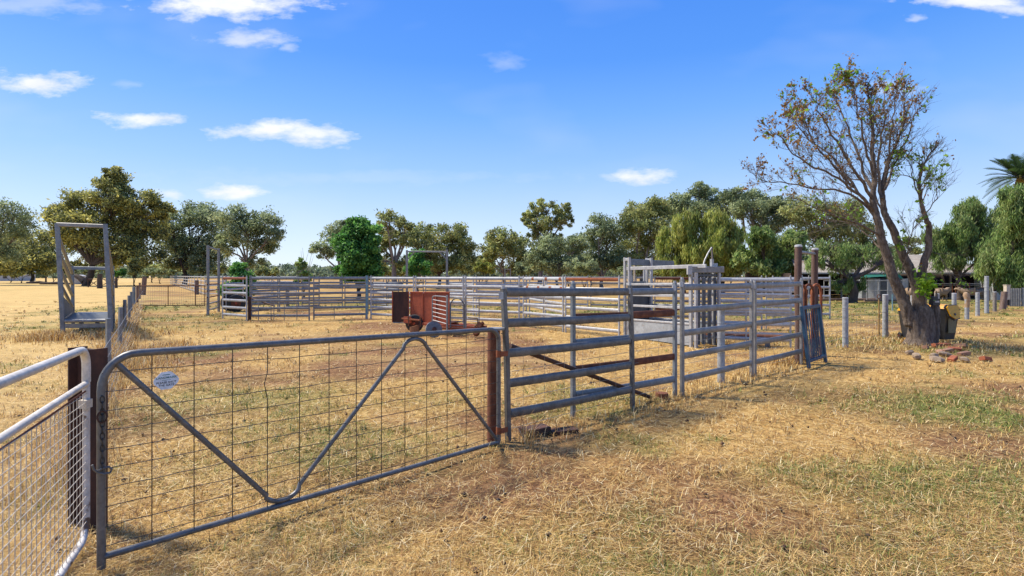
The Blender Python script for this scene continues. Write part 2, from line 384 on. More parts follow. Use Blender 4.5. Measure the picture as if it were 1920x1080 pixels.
def straw_cols(n, k=1.0):
    pal = np.array([(.60,.405,.14),(.74,.555,.25),(.45,.262,.085),(.29,.145,.05),(.84,.70,.41),(.16,.076,.03),(.62,.39,.12)])
    c = pal[rs.choice(len(pal), n, p=[.22,.17,.19,.14,.06,.12,.10])]
    return np.clip(c * rs.uniform(.75, 1.15, (n,1)) * k, 0, .9)
# loose straw lying on the ground
n = 210000; x, y = wedge(n, 1.5, 26, 1.55)
keep = rs.rand(n) > .55*soil_at(x, y)*(fbm(x, y, .5, 61, 2) > .45); x, y = x[keep], y[keep]; n = len(x)
ln = rs.uniform(.025, .115, n)*(1 + .02*y); wd = np.maximum(.0022, .00085*y)*rs.uniform(.7, 1.5, n)
yaw = rs.normal(.3, 1.1, n) + (fbm(x, y, .8, 31, 2)-.5)*5 + (rs.rand(n) > .5)*math.pi
blades('loose_straw', x, y, gz(x,y)+rs.uniform(.0, .028, n), yaw, rs.uniform(-.04,.24,n), ln, wd, straw_cols(n), MAT['straw'],
       'loose dry straw lying over the whole yard ground', 'straw', 0)
# standing dry tufts
m_ = 5800; cx, cy = wedge(m_, 1.6, 34, 1.35)
k = rs.randint(8, 20, m_); ci = np.repeat(np.arange(m_), k); n = len(ci)
sp_ = rs.uniform(.02, .09, m_)[ci]; x = cx[ci] + rs.normal(0,1,n)*sp_; y = cy[ci] + rs.normal(0,1,n)*sp_
hgt = rs.uniform(.035, .10, m_)[ci]*rs.uniform(.6,1.3,n)
blades('dry_tufts', x, y, gz(x,y)-.005, rs.uniform(0,2*math.pi,n), rs.uniform(.5,1.45,n), hgt, np.maximum(.0022,.0009*y)*rs.uniform(.7,1.4,n), straw_cols(n, 1.05),
       MAT['straw'], 'short standing tufts of dry yellow grass', 'dry grass', .6)
# green grass in its patches
m_ = 90000; cx, cy = wedge(m_, 1.5, 34, 1.3)
keep = rs.rand(m_) < green_at(cx, cy)**1.7*.62; cx, cy = cx[keep], cy[keep]; m_ = len(cx)
k = rs.randint(5, 11, m_); ci = np.repeat(np.arange(m_), k); n = len(ci)
x = cx[ci] + rs.normal(0,.035,n); y = cy[ci] + rs.normal(0,.035,n)
pal = np.array([(.12,.17,.028),(.20,.25,.045),(.28,.30,.07),(.075,.105,.022),(.42,.36,.12)])
tone = rs.randint(0, 5, m_)[ci]
gc = pal[np.where(rs.rand(n) < .6, tone, rs.randint(0,5,n))]*rs.uniform(.7,1.2,(n,1))
blades('green_grass', x, y, gz(x,y)-.005, rs.uniform(0,2*math.pi,n), rs.uniform(.35,1.4,n), rs.uniform(.025,.085,n)*(1+.02*y), np.maximum(.0028,.0010*y)*rs.uniform(.7,1.4,n), gc,
       MAT['straw'], 'low green grass and weeds growing in patches', 'green grass', .6)
# small dark clods and droppings between the straw
n = 700; x, y = wedge(n, 1.8, 16, 1.3); r_ = rs.uniform(.006,.022,n)*(1+.03*y); oc = np.array([(1,0,0),(0,1,0),(-1,0,0),(0,-1,0),(0,0,.8),(0,0,-.8)],float)
V = (np.stack([x,y,gz(x,y)+r_*.4],1)[:,None,:] + oc[None]*r_[:,None,None]*rs.uniform(.6,1.3,(n,6,1))).reshape(-1,3)
fo_ = np.array([(0,1,4),(1,2,4),(2,3,4),(3,0,4),(1,0,5),(2,1,5),(3,2,5),(0,3,5)]); Fq = (np.arange(n)[:,None,None]*6+fo_[None]).reshape(-1,3)
tag(quick('soil_clods', V, Fq, MAT['straw'], attr=np.repeat(np.array([(.07,.036,.02),(.13,.07,.035),(.05,.035,.028)])[rs.randint(0,3,n)],8,axis=0)), 'small dark soil clods and droppings among the straw', 'clods', kind='stuff')
# tall dry grass along the left fence, round the ramp and under the fence rails
def strip(a, b, w, dens):
    a, b = Vector(a), Vector(b); L = (b-a).length; n = int(dens*L); t = rs.rand(n)
    nv = Vector((-(b-a).y, (b-a).x))/L; o = rs.normal(0,1,n)*w
    return a.x+(b.x-a.x)*t + nv.x*o, a.y+(b.y-a.y)*t + nv.y*o
spec = [((-3.3,3.9),(-20,28.3),.14,460,.75), ((-12.6,13.9),(-10.9,14.5),.4,1400,.75), ((-13.4,14.6),(-9.6,14.4),.8,450,.6), ((-8,12.8),(-6.4,9.0),.25,400,.7),
        ((.1,5.2),(.25,5.25),.12,500,.9), ((4.9,9.9),(6.0,10.8),.10,700,.6), ((7.4,12.0),(11.2,14.6),.8,420,.32), ((10.0,13.0),(12.3,11.6),.5,420,.3), ((.4,5.6),(5.2,9.9),.2,200,.45)]
parts_ = [strip(a,b,w,d) for a,b,w,d,_ in spec]; hf = np.concatenate([np.full(len(q[0]), t[4]) for q,t in zip(parts_, spec)])
x = np.concatenate([q[0] for q in parts_]); y = np.concatenate([q[1] for q in parts_]); n = len(x)
blades('tall_dry_grass', x, y, np.full(n,-.01), rs.uniform(0,2*math.pi,n), rs.uniform(.95,1.52,n), rs.uniform(.10,.42,n)*hf, np.maximum(.003,.00085*y)*rs.uniform(.7,1.4,n), straw_cols(n,1.08),
       MAT['straw'], 'tall dry grass along the left fence and round the posts', 'dry grass', .7)

# ------------------------------------------------------------------ foreground mesh gate
A, B = Vector((-2.277,2.957,0)), Vector((-.1285,5.14,0)); GL = (B-A).length; gd = (B-A).normalized(); gn = Vector((gd.y,-gd.x,0))  # gn towards camera
def G(t, z, o=0.0):                                   # z 0 bottom rail .. 1 top rail
    zb, zt = .089+(.05-.089)*t, 1.209+(1.136-1.209)*t
    q = A + (B-A)*t + gn*o; return Vector((q.x, q.y, zb+(zt-zb)*z))
gate = thing('field_gate', 'grey steel farm gate with wire mesh, bent tube brace and small white sign', 'gate', (A.x, A.y, 0))
tr = .0215
fr = [A + Vector((0,0,.028))]
fr += [G(0,.02), G(0,.5), G(0,.82)]
for k in range(1, 8):
    a = k/8*math.pi/2; fr.append(G(.055*(1-math.cos(a)), .83+.17*math.sin(a)))
fr += [G(.06,1), G(.3,1), G(.6,1), G(.955,1)]
for k in range(1, 8):
    a = k/8*math.pi/2; fr.append(G(.96+.04*math.sin(a), .90+.10*math.cos(a)))
fr += [G(1,.88), G(1,.5), G(1,-.02)]
MB().tube(fr, tr, 14).build('frame', MAT['gate_grey'], gate, 60)
MB().tube([G(.004,0), G(.5,0), G(.996,0)], .0185, 12).build('bottom_rail', MAT['gate_grey'], gate, 60)
br = [G(.022,.955,.0), G(.29,.085)]
for k in range(9):
    a = -.9 + 1.8*k/8; br.append(G(.3257+.042*math.sin(a)*1.1, .135-.108*math.cos(a)))
br += [G(.365,.10), G(.645,.90)]
for k in range(9):
    a = -.9 + 1.8*k/8; br.append(G(.682+.036*math.sin(a)*1.15, .872+.096*math.cos(a)))
br += [G(.722,.90), G(.992,.02)]
MB().tube(br, .0165, 12).build('brace', MAT['gate_grey'], gate, 60)
rr = random.Random(3)
for k in range(10):
    z = .055 + (1.0-.055-.085)*k/9
    pts = [G(t/24, z + rr.uniform(-.004,.004) - .006*math.sin(t/24*math.pi), .012) for t in range(25)]
    MB().tube(pts, .0026, 5).build('horizontal_wire', MAT['wire'], gate)
for k in range(13):
    t = .077 + .0715*k
    pts = [G(t, z/12, .008) for z in range(13)]
    if k == 3: pts[9] = G(t-.008, 9.2/12, .02)
    MB().tube(pts, .0030, 5).build('vertical_wire', MAT['wire'], gate)
# sign plate with lettering
sc_, sz = .0994, (1.027-.085)/1.113
Cn = G(sc_, sz, .024)
def SP(a, b, o=0.0): return Cn + gd*a + Vector((0,0,b)) + gn*o
outl = [(-.066,.0),(-.062,.014),(-.040,.036),(-.026,.051),(.022,.052),(.036,.040),(.060,.016),(.066,.0),(.060,-.018),(.036,-.040),(.022,-.052),(-.026,-.052),(-.040,-.038),(-.062,-.016)]
sv = [tuple(SP(a,b)) for a,b in outl] + [tuple(SP(a,b,.0025)) for a,b in outl]; nn = len(outl)
sf = [tuple(range(nn)), tuple(range(2*nn-1, nn-1, -1))] + [(k, nn+k, nn+(k+1)%nn, (k+1)%nn) for k in range(nn)]
sign = make('sign', sv, sf, MAT['sign'], gate, 30); sign['label'] = 'small white eight-sided gate sign asking to shut the gate'
def lettering(txt, b, size, mat, par, sx=1.0):
    cu = bpy.data.curves.new('lettering', 'FONT'); cu.body = txt; cu.size = size; cu.align_x = 'CENTER'; cu.align_y = 'CENTER'; cu.offset = size*.018
    to = bpy.data.objects.new('tmp', cu); col.objects.link(to)
    me = bpy.data.meshes.new_from_object(to.evaluated_get(bpy.context.evaluated_depsgraph_get())); bpy.data.objects.remove(to)
    me.name = 'lettering'; me.materials.clear(); me.materials.append(mat)
    Mx = Matrix((( gd.x*sx, 0, gn.x, 0), (gd.y*sx, 0, gn.y, 0), (0, 1, 0, 0), (0,0,0,1)))
    c = SP(0, b, .0035) - ORIG[gate]
    me.transform(Matrix.Translation(c) @ Mx)
    o = bpy.data.objects.new('lettering', me); col.objects.link(o); o.parent = par; return o
lettering('LANDMARK', .017, .0175, MAT['ink_green'], sign, 1.12)
lettering('PLEASE SHUT', -.0115, .0165, MAT['ink'], sign, 1.05)
lettering('THE GATE', -.0275, .0165, MAT['ink'], sign, 1.05)
MB().beam(SP(-.020,.034,.003), SP(.018,.034,.003), .001, .0045).build('printed_mark', MAT['ink_green'], sign)
MB().beam(SP(-.022,.003,.003), SP(.022,.003,.003), .001, .002).build('printed_line', MAT['ink_green'], sign)
# chain with hook on the latch stile
chain = MB().tube([G(.0,.80,.026), G(0,.80,.012)], .006, 8).build('chain', MAT['wire'], gate)
def link_pts(c, ax, up, a, b):
    return [c + ax*(a*math.cos(q)) + up*(b*math.sin(q)) for q in [2*math.pi*k/12 for k in range(13)]]
for k in range(12):
    c = G(0, .80 - .030*(k+.5), .030); ax = gd if k % 2 == 0 else gn
    MB().tube(link_pts(c, ax, Vector((0,0,1)), .010, .020), .0032, 6).build('chain_link', MAT['wire'], chain)
hk = [G(0,.435,.036) + gd*a + Vector((0,0,b)) for a,b in ((-.045,.045),(-.038,.018),(-.02,-.004),(.006,-.018),(.034,-.018),(.042,.0),(.028,.016),(.0,.014),(-.02,.006))]
MB().tube(hk, .0062, 8).build('hook', MAT['gate_grey'], chain)
MB().tube(link_pts(G(0,.70,.03), gd, Vector((0,0,1)), .022, .032), .005, 7).build('ring', MAT['rust_dark'], chain)
# hinges at the far stile
for z in (.78, .10):
    h_ = MB().beam(G(1,z,.03), G(1.03,z,.03), .008, .05); h_.tube([G(1.0,z-.03,.0), G(1.0,z+.03,.0)], .027, 10)
    h_.build('hinge', MAT['rust_orange'], gate)

# rusty pipe hinge post and the timber behind it
P1 = Vector((-.185, 5.26, 0))
hp = thing('gate_post', 'rust-brown pipe post carrying the mesh gate, with pale metal cap', 'post', P1)
MB().tube([P1+Vector((0,0,-.2)), P1+Vector((.005,0,1.12))], .062, 20).build('pipe', MAT['rust'], hp)
MB().tube([P1+Vector((.03,.02,1.115)), P1+Vector((.03,.02,1.135))], .085, 16).build('cap', MAT['galv'], hp)

# rusted channel post between the two gates
P0 = Vector((-2.80, 3.52, 0)); rp = thing('strainer_post', 'dark rusty steel channel post between white gate and grey gate', 'post', P0)
d0 = Vector((.92,-.39,0)).normalized(); n0 = Vector((d0.y,-d0.x,0))
MB().box(P0+Vector((0,0,.53)), (.205,.012,1.28), Matrix.Rotation(math.atan2(d0.y,d0.x),3,'Z')).build('web', MAT['rust_dark'], rp)
for s in (-1,1):
    MB().box(P0+d0*s*.109+Vector((0,0,.532)), (.014,.11,1.285), Matrix.Rotation(math.atan2(d0.y,d0.x),3,'Z')).build('flange', MAT['rust_dark'], rp)

# ------------------------------------------------------------------ white mesh gate at the left
W0, wd_ = Vector((-2.61,3.27,0)), Vector((.42,-.907,0)).normalized(); wnrm = Vector((-wd_.y, wd_.x, 0))
WL = 2.5
wg = thing('white_gate', 'white painted tube gate with close square mesh, paint chipping, at left edge', 'gate', W0)
def Wp(s, z, o=0.0): q = W0 + wd_*s + wnrm*o; return Vector((q.x, q.y, z))
fr = [Wp(WL,1.205), Wp(1.2,1.205), Wp(.14,1.205)]
for k in range(1,7):
    a = k/6*math.pi/2; fr.append(Wp(.115-.115*math.sin(a), 1.09+.115*math.cos(a)))
fr += [Wp(0,1.0)]
MB().tube(fr, .0225, 14).build('top_rail', MAT['white_paint'], wg, 60)
st = [Wp(0,1.0), Wp(0,.5), Wp(0,.17)]
for k in range(1,6):
    a = k/5*math.pi/2; st.append(Wp(.12-.12*math.cos(a), .17-.12*math.sin(a)))
st += [Wp(1.2,.05), Wp(WL,.05)]
MB().tube(st, .019, 12).build('lower_frame', simple('flaking_white_paint', (.55,.50,.44), (.74,.70,.64), 7, .6, 0, spot=((.12,.07,.045), 9, .56)), wg, 60)
MB().tube([Wp(.0,.99), Wp(1.2,.975), Wp(WL,.96)], .0185, 12).build('middle_rail', MAT['white_paint'], wg, 60)
MB().tube([Wp(.02,.945), Wp(1.2,.93), Wp(WL,.92)], .006, 6).build('mesh_edge_rod', MAT['rust'], wg)
for s in (.02,): MB().box(Wp(s,.87,.0), (.05,.05,.05)).build('weld_lug', MAT['white_wire'], wg)
for k in range(17):
    z = .10 + .052*k
    MB().tube([Wp(.005,z,.006), Wp(WL,z,.006)], .0020, 6).build('horizontal_wire', MAT['white_wire'], wg)
for k in range(40):
    s = .06 + .0605*k
    MB().tube([Wp(s,.05), Wp(s,.94)], .0020, 6).build('vertical_wire', MAT['white_wire'], wg)

# ------------------------------------------------------------------ left paddock fence
fd = Vector((-.673,1,0)).normalized(); F0 = Vector((-2.95,3.6,0))
lf = thing('wire_fence', 'wire netting fence running back beside the lane from the rusty post', 'fence', F0)
Lf = 29.5
for k, z in enumerate((.12,.26,.40,.54,.70,.86)):
    pts = [F0 + fd*(Lf*t/14) + Vector((0,0,z+.012*math.sin(t*2.1+k))) for t in range(15)]
    MB().tube(pts, .0022 if k < 5 else .0035, 5).build('line_wire', MAT['wire_light'], lf)
mb = MB()
for k in range(26):
    q = F0 + fd*(.15+.30*k); mb.tube([q+Vector((0,0,.10)), q+Vector((.01,0,.86))], .0014, 4)
tag(mb.build('netting', MAT['wire_light'], lf), kind='stuff')
def lpost(px, py, Y, w, mat, name='fence_post', lab='', tilt=0.0, gr='steel posts of the lane fence'):
    X_ = wx(px, Y); h_ = wz(py, Y)
    o = MB().beam((X_,Y,-.15),(X_+tilt,Y,h_), w, w*.8, up=(.5,.8,0)).build(name, mat); 
    return tag(o, lab, 'post', gr)
lpost(203,597,8.9,.075,MAT['galv_blue'],lab='nearest grey steel post of the lane fence, just behind the gate corner')
lpost(224,576,12.1,.085,MAT['galv_blue'],lab='second grey steel post of the lane fence',tilt=.03)
lpost(234,562,15.4,.085,MAT['galv_blue'],lab='third grey steel post of the lane fence')
lpost(242,554,18.6,.09,MAT['galv_blue'],lab='fourth grey steel post of the lane fence')
lpost(246,547,22.4,.09,MAT['galv_blue'],lab='fifth grey steel post of the lane fence')
lpost(251,538,27.5,.14,MAT['galv_blue'],lab='thick grey steel post where the netting fence ends')
for i,(px,py,Y) in enumerate(((257,535,33),(262,530,38))): lpost(px,py,Y,.12,MAT['timber'],lab=['short dark timber post nearer the lane strainer','short dark timber post right beside the lane strainer'][i],gr='timber lane posts')
def log_post(name, base, h, r, mat, label, lean=(0,0), grp=None, cat='post', n=12):
    base = Vector(base); o = thing(name, label, cat, base, grp)
    pts = [base+Vector((lean[0]*t, lean[1]*t, -.15 + (h+.15)*t)) for t in (0,.25,.5,.75,1)]
    g_ = random.Random(len(label))
    MB().tube(pts, r, n, scales=[1.05,1+g_.uniform(-.04,.04),1+g_.uniform(-.05,.05),.97,.94]).build('shaft', mat, o)
    top = pts[-1]
    MB().tube([top+Vector((0,0,-.002)), top+Vector((0,0,.012))], r*.86, n).build('top_end', mat, o)
    return o
log_post('timber_post', (wx(268,46),46,0), 1.55, .19, MAT['timber'], 'gnarled dark timber strainer post at the end of the lane', (.15,0))
log_post('timber_post', (wx(369,47),47,0), 1.25, .17, MAT['timber'], 'stout timber post in front of the far white panels')
# mesh gate across the lane
la, lb = gp(259,573,.05), gp(384,573,.05)
lg = thing('lane_gate', 'thin rusty mesh gate across the grassy lane', 'gate', (la.x, la.y, 0))
for z in (.06, 1.12): MB().tube([(la.x,la.y,z),(lb.x,lb.y,z)], .024, 8).build('rail', MAT['rust'], lg)
for t in (0,.45,.86,1): q = la.lerp(lb,t); MB().tube([(q.x,q.y,.03),(q.x,q.y,1.14)], .022, 8).build('upright', MAT['rust'], lg)
for k in range(8):
    z = .18+.115*k; MB().tube([(la.x,la.y,z),(lb.x,lb.y,z)], .004, 4).build('horizontal_wire', MAT['wire_light'], lg)
for k in range(30):
    q = la.lerp(lb,(k+.5)/30); MB().tube([(q.x,q.y,.06),(q.x,q.y,1.12)], .0035, 4).build('vertical_wire', MAT['wire_light'], lg)

# ------------------------------------------------------------------ cattle loading ramp
R0 = Vector((wx(119,14.35),14.35,0)); re = Vector((-.588,.809,0)).normalized(); rw = Vector((.985,.17,0)).normalized(); RW, RL = 1.16, 3.4
rampo = thing('loading_ramp', 'galvanised stock loading ramp with tall front frame beside left fence', 'loading ramp', R0)
def RP(a, b, z, lean=0.0): q = R0 + rw*a + re*b; return Vector((q.x + lean, q.y, z))
for a in (0, RW):
    MB().beam(RP(a,0,-.1), RP(a,0,3.06, -.17), .105, .105, up=tuple(re)).build('front_post', MAT['galv_blue'], rampo)
    MB().beam(RP(a,RL,-.1), RP(a,RL,1.96,-.03), .09, .09, up=tuple(re)).build('rear_post', MAT['galv_blue'], rampo)
    for k, (z0, z1) in enumerate(((2.72,1.72),(2.3,1.38),(1.85,1.02),(1.42,.66))):
        MB().sweep([RP(a,.03,z0,-.15+.02*k), RP(a,RL-.02,z1,-.03)], circ(.045,12,.045)).build('side_rail', MAT['galv'], rampo)
    q = [RP(a,.05,.50), RP(a,RL-.05,.50), RP(a,RL-.05,.62), RP(a,.05,1.15,-.07)]
    off = rw*.012
    make('side_sheet', [tuple(v_-off) for v_ in q]+[tuple(v_+off) for v_ in q], [(0,1,2,3),(7,6,5,4),(0,4,5,1),(1,5,6,2),(2,6,7,3),(3,7,4,0)], MAT['sheet_dark'], rampo, 30)
MB().beam(RP(0,0,3.03,-.17), RP(RW,0,3.0,-.17), .09, .10).build('top_bar', MAT['galv'], rampo)
MB().beam(RP(0,RL,1.90,-.03), RP(RW,RL,1.88,-.03), .07, .10).build('rear_bar', MAT['galv_blue'], rampo)
for k in range(7):
    b = .05 + RL/7*(k+.5)
    MB().beam(RP(.06,b,.455), RP(RW-.06,b,.455), RL/7-.012, .045).build('deck_plank', MAT['sheet_dark'], rampo)
MB().tube([RP(.05,-.03,.43), RP(RW-.05,-.03,.43)], .05, 12).build('deck_lip', MAT['galv'], rampo)
MB().beam(RP(.04,.02,.30), RP(RW-.04,.02,.30), .06, .12).build('cross_member', MAT['galv'], rampo)
for a in (.4, .8): MB().beam(RP(a,.5,-.1), RP(a,.5,.42), .08, .08).build('leg', MAT['galv_blue'], rampo)

# ------------------------------------------------------------------ portable cattle panels
PL, PH = 2.1, 1.58
def panel_proto(kind, mat, nr=6, ry=.048):
    o = thing('cattle_hurdle', 'x', 'cattle panel', (0,0,0))
    for x_ in (.022, PL-.022):
        MB().beam((x_,0,-.03),(x_,0,PH+.05), .045, .045, up=(0,1,0)).build('upright', mat, o)
    if kind == 'mid': MB().beam((PL/2,.0,.12),(PL/2,0,PH-.02), .04, .03, up=(0,1,0)).build('mid_upright', mat, o)
    for k in range(nr):
        z = .17 + (PH-.03-.17)*k/(nr-1)
        MB().sweep([(.03,0,z),(PL-.03,0,z)], circ(.021,12,ry)).build('rail', mat, o)
    for x_ in (.022, PL-.022):
        MB().tube([(x_,0,PH+.05),(x_,0,PH+.085)], .014, 8).build('pin', mat, o)
    return o
PROTO = {'light': panel_proto('plain', MAT['galv_light']), 'dark': panel_proto('plain', MAT['galv']), 'five': panel_proto('plain', MAT['galv_light'], 5),  # 'dark' is a greyer copy of 'light', with shade put into its colour
         'mid': panel_proto('mid', MAT['galv_light'], 5, .04)}
for o in PROTO.values(): o.location = (0,-500,0)
def panel(kind, a, b, label, group, rust=(), rmat=None, hz=1.0):
    a, b = Vector((a[0],a[1],0)), Vector((b[0],b[1],0))
    r_ = copy_tree(PROTO[kind]); r_.location = a; r_.rotation_euler = (0,0,math.atan2(b.y-a.y,b.x-a.x)); r_.scale = ((b-a).length/PL,1,hz)
    tag(r_, label, 'cattle panel', group)
    rails = [c for c in r_.children if c.name.startswith('rail')]
    for k in rust: recolour(rails[k], rmat or MAT['rust_orange'])
    return r_
# -- front pen line, left to right
FRONT = 'front row of yard panels'
p2a, p2b = gp(417,597), gp(463,601)
panel('light', p2a, p2b, 'pale panel with rust-stained top rail, left end of the front row', FRONT, (5,), MAT['rust_orange'])
p3 = panel('dark', gp(468,600.5), gp(581,600.5), 'dark six-rail panel right of the pale rust-topped panel', FRONT)  # darker steel on this pair holds the shade of faces turned from the sun
p4 = panel('dark', gp(587,599.5), gp(687,597), 'dark six-rail panel ending at the teal painted post', FRONT)
A5, A7 = Vector((-5.48,20.6,0)), Vector((.28,17.4,0))
labs = ['pale panel right of the teal painted post, partly behind red trailer', 'pale panel directly behind the red trailer', 'pale panel right of trailer, ending behind the near gate post']
for k in range(3):
    panel('light', A5.lerp(A7,(k+.01)/3), A5.lerp(A7,(k+.985)/3), labs[k], FRONT)
q8 = panel('light', (.36,17.32), (1.52,15.76), 'pale panel with red-banded rails, left of the rust-topped panel', FRONT, hz=1.0)
panel('light', (1.56,15.68), (2.86,14.16), 'panel with bright orange rusted top rail beside the crush', FRONT, (5,), MAT['rust_orange'])
for k, z in ((5, PH-.03), (4, None)):
    zz = .17 + (PH-.2)*k/5
    for x_ in ((.55,1.25,1.95) if k == 5 else (.25,.85,1.45,2.0)):
        MB().sweep([(x_-.06,0,zz),(x_+.06,0,zz)], circ(.0235,12,.0505)).build('rust_band', MAT['rust_orange'], q8)
# low calf grilles fixed on the two dark panels
for par, cols_, x1 in ((p3,(.32,.76,.86,1.22,1.66),PL-.03),(p4,(.05,.82),.84)):
    for x_ in cols_: MB().tube([(x_,-.03,.0),(x_,-.03,.74 if par is p3 else .52)], .013, 6).build('grille_bar', MAT['wire_light'], par)
    for z in (.09,.36): MB().tube([(.04,-.03,z),(x1,-.03,z)], .009, 6).build('grille_rod', MAT['rust'], par)
tl = gp(688.5,597); 
o = MB().beam((tl.x,tl.y-.05,-.1),(tl.x,tl.y-.05,1.66), .06, .06).build('teal_post', MAT['teal_paint']); tag(o, 'flaking teal painted steel post in the front panel row', 'post')
o = MB().beam((wx(468,19.75),19.75,-.1),(wx(468,19.75),19.75,.88), .10, .08).build('short_post', MAT['rust_dark']); tag(o, 'short dark post at foot of dark panel, front row left', 'post')
# tall hanging frame with a narrow gate, left
def tall_frame(name, a, b, h, label, gusset=True, bars=0):
    o = thing(name, label, 'gate frame', a)
    for q in (a, b): MB().beam((q.x,q.y,-.1),(q.x,q.y,h), .09, .09, up=(0,1,0)).build('post', MAT['galv'], o)
    MB().beam((a.x,a.y,h-.06),(b.x,b.y,h-.10), .06, .07).build('top_bar', MAT['galv'], o)
    if gusset:
        for q, r_ in ((a,b),(b,a)):
            e = (r_-q).normalized(); MB().beam((q.x,q.y,h-.45), (q.x+e.x*.38,q.y+e.y*.38,h-.09), .045, .045).build('gusset', MAT['galv'], o)
    for k in range(bars):
        z = .2 + 1.35*k/(bars-1); MB().tube([(a.x,a.y-.06,z),(b.x,b.y-.06,z)], .028, 8).build('gate_bar', MAT['rust'] if k in (2,3,4) else MAT['galv'], o)
    return o
tall_frame('tall_gate_frame', gp(390,591), gp(410,584), 2.92, 'tall galvanised gate frame with rusty bars at left end of the yards', False, 6)
tall_frame('tall_gate_frame', Vector((wx(763,24.4),24.4,0)), Vector((wx(838,23.9),23.9,0)), 2.82, 'tall galvanised gate frame with corner braces behind the red trailer')
tall_frame('tall_gate_frame', Vector((wx(947,55),55,0)), Vector((wx(957,55.5),55.5,0)), 2.4, 'thin far gate frame under the dark trees in the middle', False)
# -- panels behind
BACK = 'panels of the back pens'
bl = [((-13.3,24.8),(-13.6,27.0)),((-13.4,27.4),(-11.5,28.8)),((-11.4,28.9),(-9.3,29.3)),((-9.2,29.3),(-7.1,29.6)),((-7.0,29.6),(-4.9,29.6)),((-4.8,29.5),(-2.7,29.2)),((-2.6,29.1),(-.5,28.6)),((-.4,28.5),(1.7,28.0)),((1.8,27.9),(3.9,27.3)),
      ((-10.9,22.3),(-10.7,24.4)),((-10.7,24.5),(-9.6,26.6)),((-6.2,22.9),(-5.0,24.5)),((-2.85,23.9),(-1.6,22.2)),((-1.5,22.1),(.6,21.5)),((.7,21.45),(1.15,19.4)),((1.2,19.3),(1.75,17.3)),
      ((-7.4,28.4),(-6.3,26.8)),((-6.2,26.7),(-5.3,24.9)),((4.0,27.2),(6.0,26.4)),((6.1,26.3),(8.1,25.6))]
bw = ['farthest left back pen panel behind the tall frame','back pen panel behind the black tyre','back pen panel seen through the dark front panel, left half','back pen panel seen through the dark front panel, right half','back pen panel seen left of the teal post','back pen panel behind the teal post','back pen panel behind the middle tall frame','back pen panel right of the middle tall frame','back pen panel behind the rust-topped panel',
      'side panel behind the pale left end panel','side panel beyond the left end panel near the green sapling','side panel behind the teal post','side panel running from the middle tall frame','inner panel behind the trailer rails','inner panel behind the red-banded panel, farther half','inner panel behind the red-banded panel, nearer half',
      'inner dividing panel by the round green tree, farther half','inner dividing panel by the round green tree, nearer half','back pen panel seen left of the crush','back pen panel seen through the crush']
for k, (a, b) in enumerate(bl): panel('light' if k in (0,5,6,7,8,12,13,14,15) else 'dark', a, b, bw[k], BACK)
MB_post = MB().beam((wx(539,29.2),29.2,-.1),(wx(539,29.2),29.2,1.25), .16, .14).build('grey_post', MAT['timber_grey']); tag(MB_post, 'stout grey post seen through the dark left panel', 'post')
# rough rail brace seen through the left pen
o = MB().tube([(wx(418,22.5),22.5,1.1),(wx(515,21.6),21.6,.42)], .03, 8).build('brace_pole', MAT['rust_dark']); tag(o, 'dark sloping pole leaning through the left pen panels', 'pole')
# -- far white panels along the lane
fa, fb = Vector((wx(384,44),44,0)), Vector((wx(319,105),105,0)); nfar = 20
ORD = 'nearest second third fourth fifth sixth seventh eighth ninth tenth eleventh twelfth thirteenth fourteenth fifteenth sixteenth seventeenth eighteenth nineteenth farthest'.split()
for k in range(nfar):
    panel('five', fa.lerp(fb,k/nfar), fa.lerp(fb,(k+.97)/nfar), ORD[k]+' pale panel from the near end of the far lane row', 'far row of pale panels beside the lane')
for k in range(4):
    a = Vector((wx(384,44),44,0)) + Vector((2.4*k*.98,-1.2*k*.9,0)); panel('five', a, a+Vector((2.3,-1.1,0)), ['first','second','third','fourth'][k]+' pale far panel from the lane, closing the pens behind the tall left frame', 'far panels behind the tall left frame')

# ------------------------------------------------------------------ near fence panels right of the gate
NEAR = 'near fence panels right of the gate'
def near_panel(a, b, zs0, zs1, h0, h1, label, m=None, rusty=(), off=0.0, lean0=(0,0), lean1=(0,0), rmat=None):
    m = m or MAT['galv']; a, b = Vector((a[0],a[1],0)), Vector((b[0],b[1],0)); d = (b-a).normalized(); nv = Vector((-d.y,d.x,0))*off
    a, b = a+nv, b+nv
    o = thing('cattle_hurdle', label, 'cattle panel', a, NEAR)
    for q, h_, ln_ in ((a,h0,lean0),(b,h1,lean1)):
        MB().sweep([(q.x,q.y,-.05),(q.x+ln_[0]*.3,q.y,h_*.55),(q.x+ln_[0],q.y+ln_[1],h_)], rect(.052,.052,.007), up=tuple(d)).build('upright', m, o)
        t_ = Vector((q.x+ln_[0],q.y+ln_[1],h_))
        MB().tube([t_-Vector((0,0,.005)), t_+Vector((0,0,.03))], .02, 10).build('pin', MAT['galv_light'], o)
        MB().box(t_+Vector((-.02,-.03,-.07))+d*(.0), (.045,.03,.07)).build('lug', MAT['galv_light'], o)
    for k,(z0,z1) in enumerate(zip(zs0,zs1)):
        f0 = z0/h0; f1 = z1/h1
        q0 = a + Vector((lean0[0]*f0, lean0[1]*f0, z0)) + d*.035; q1 = b + Vector((lean1[0]*f1,0,z1)) - d*.03
        MB().sweep([q0, q0.lerp(q1,.5)-Vector((0,0,.006)), q1], circ(.022,16,.046)).build('rail', (rmat or MAT['rust']) if k in rusty else m, o)
    return o
n1a, n1b = gp(953,826), gp(1186,763)
near_panel(n1a, n1b, (1.485,1.175,.872,.57,.265), (1.452,1.128,.835,.53,.225), 1.52, 1.53, 'near five-rail steel panel joined to the gate post, its left upright leaning', MAT['gate_grey'], lean0=(-.05,0), lean1=(-.035,0))
n2a, n2b = gp(1080,783), gp(1271,741)
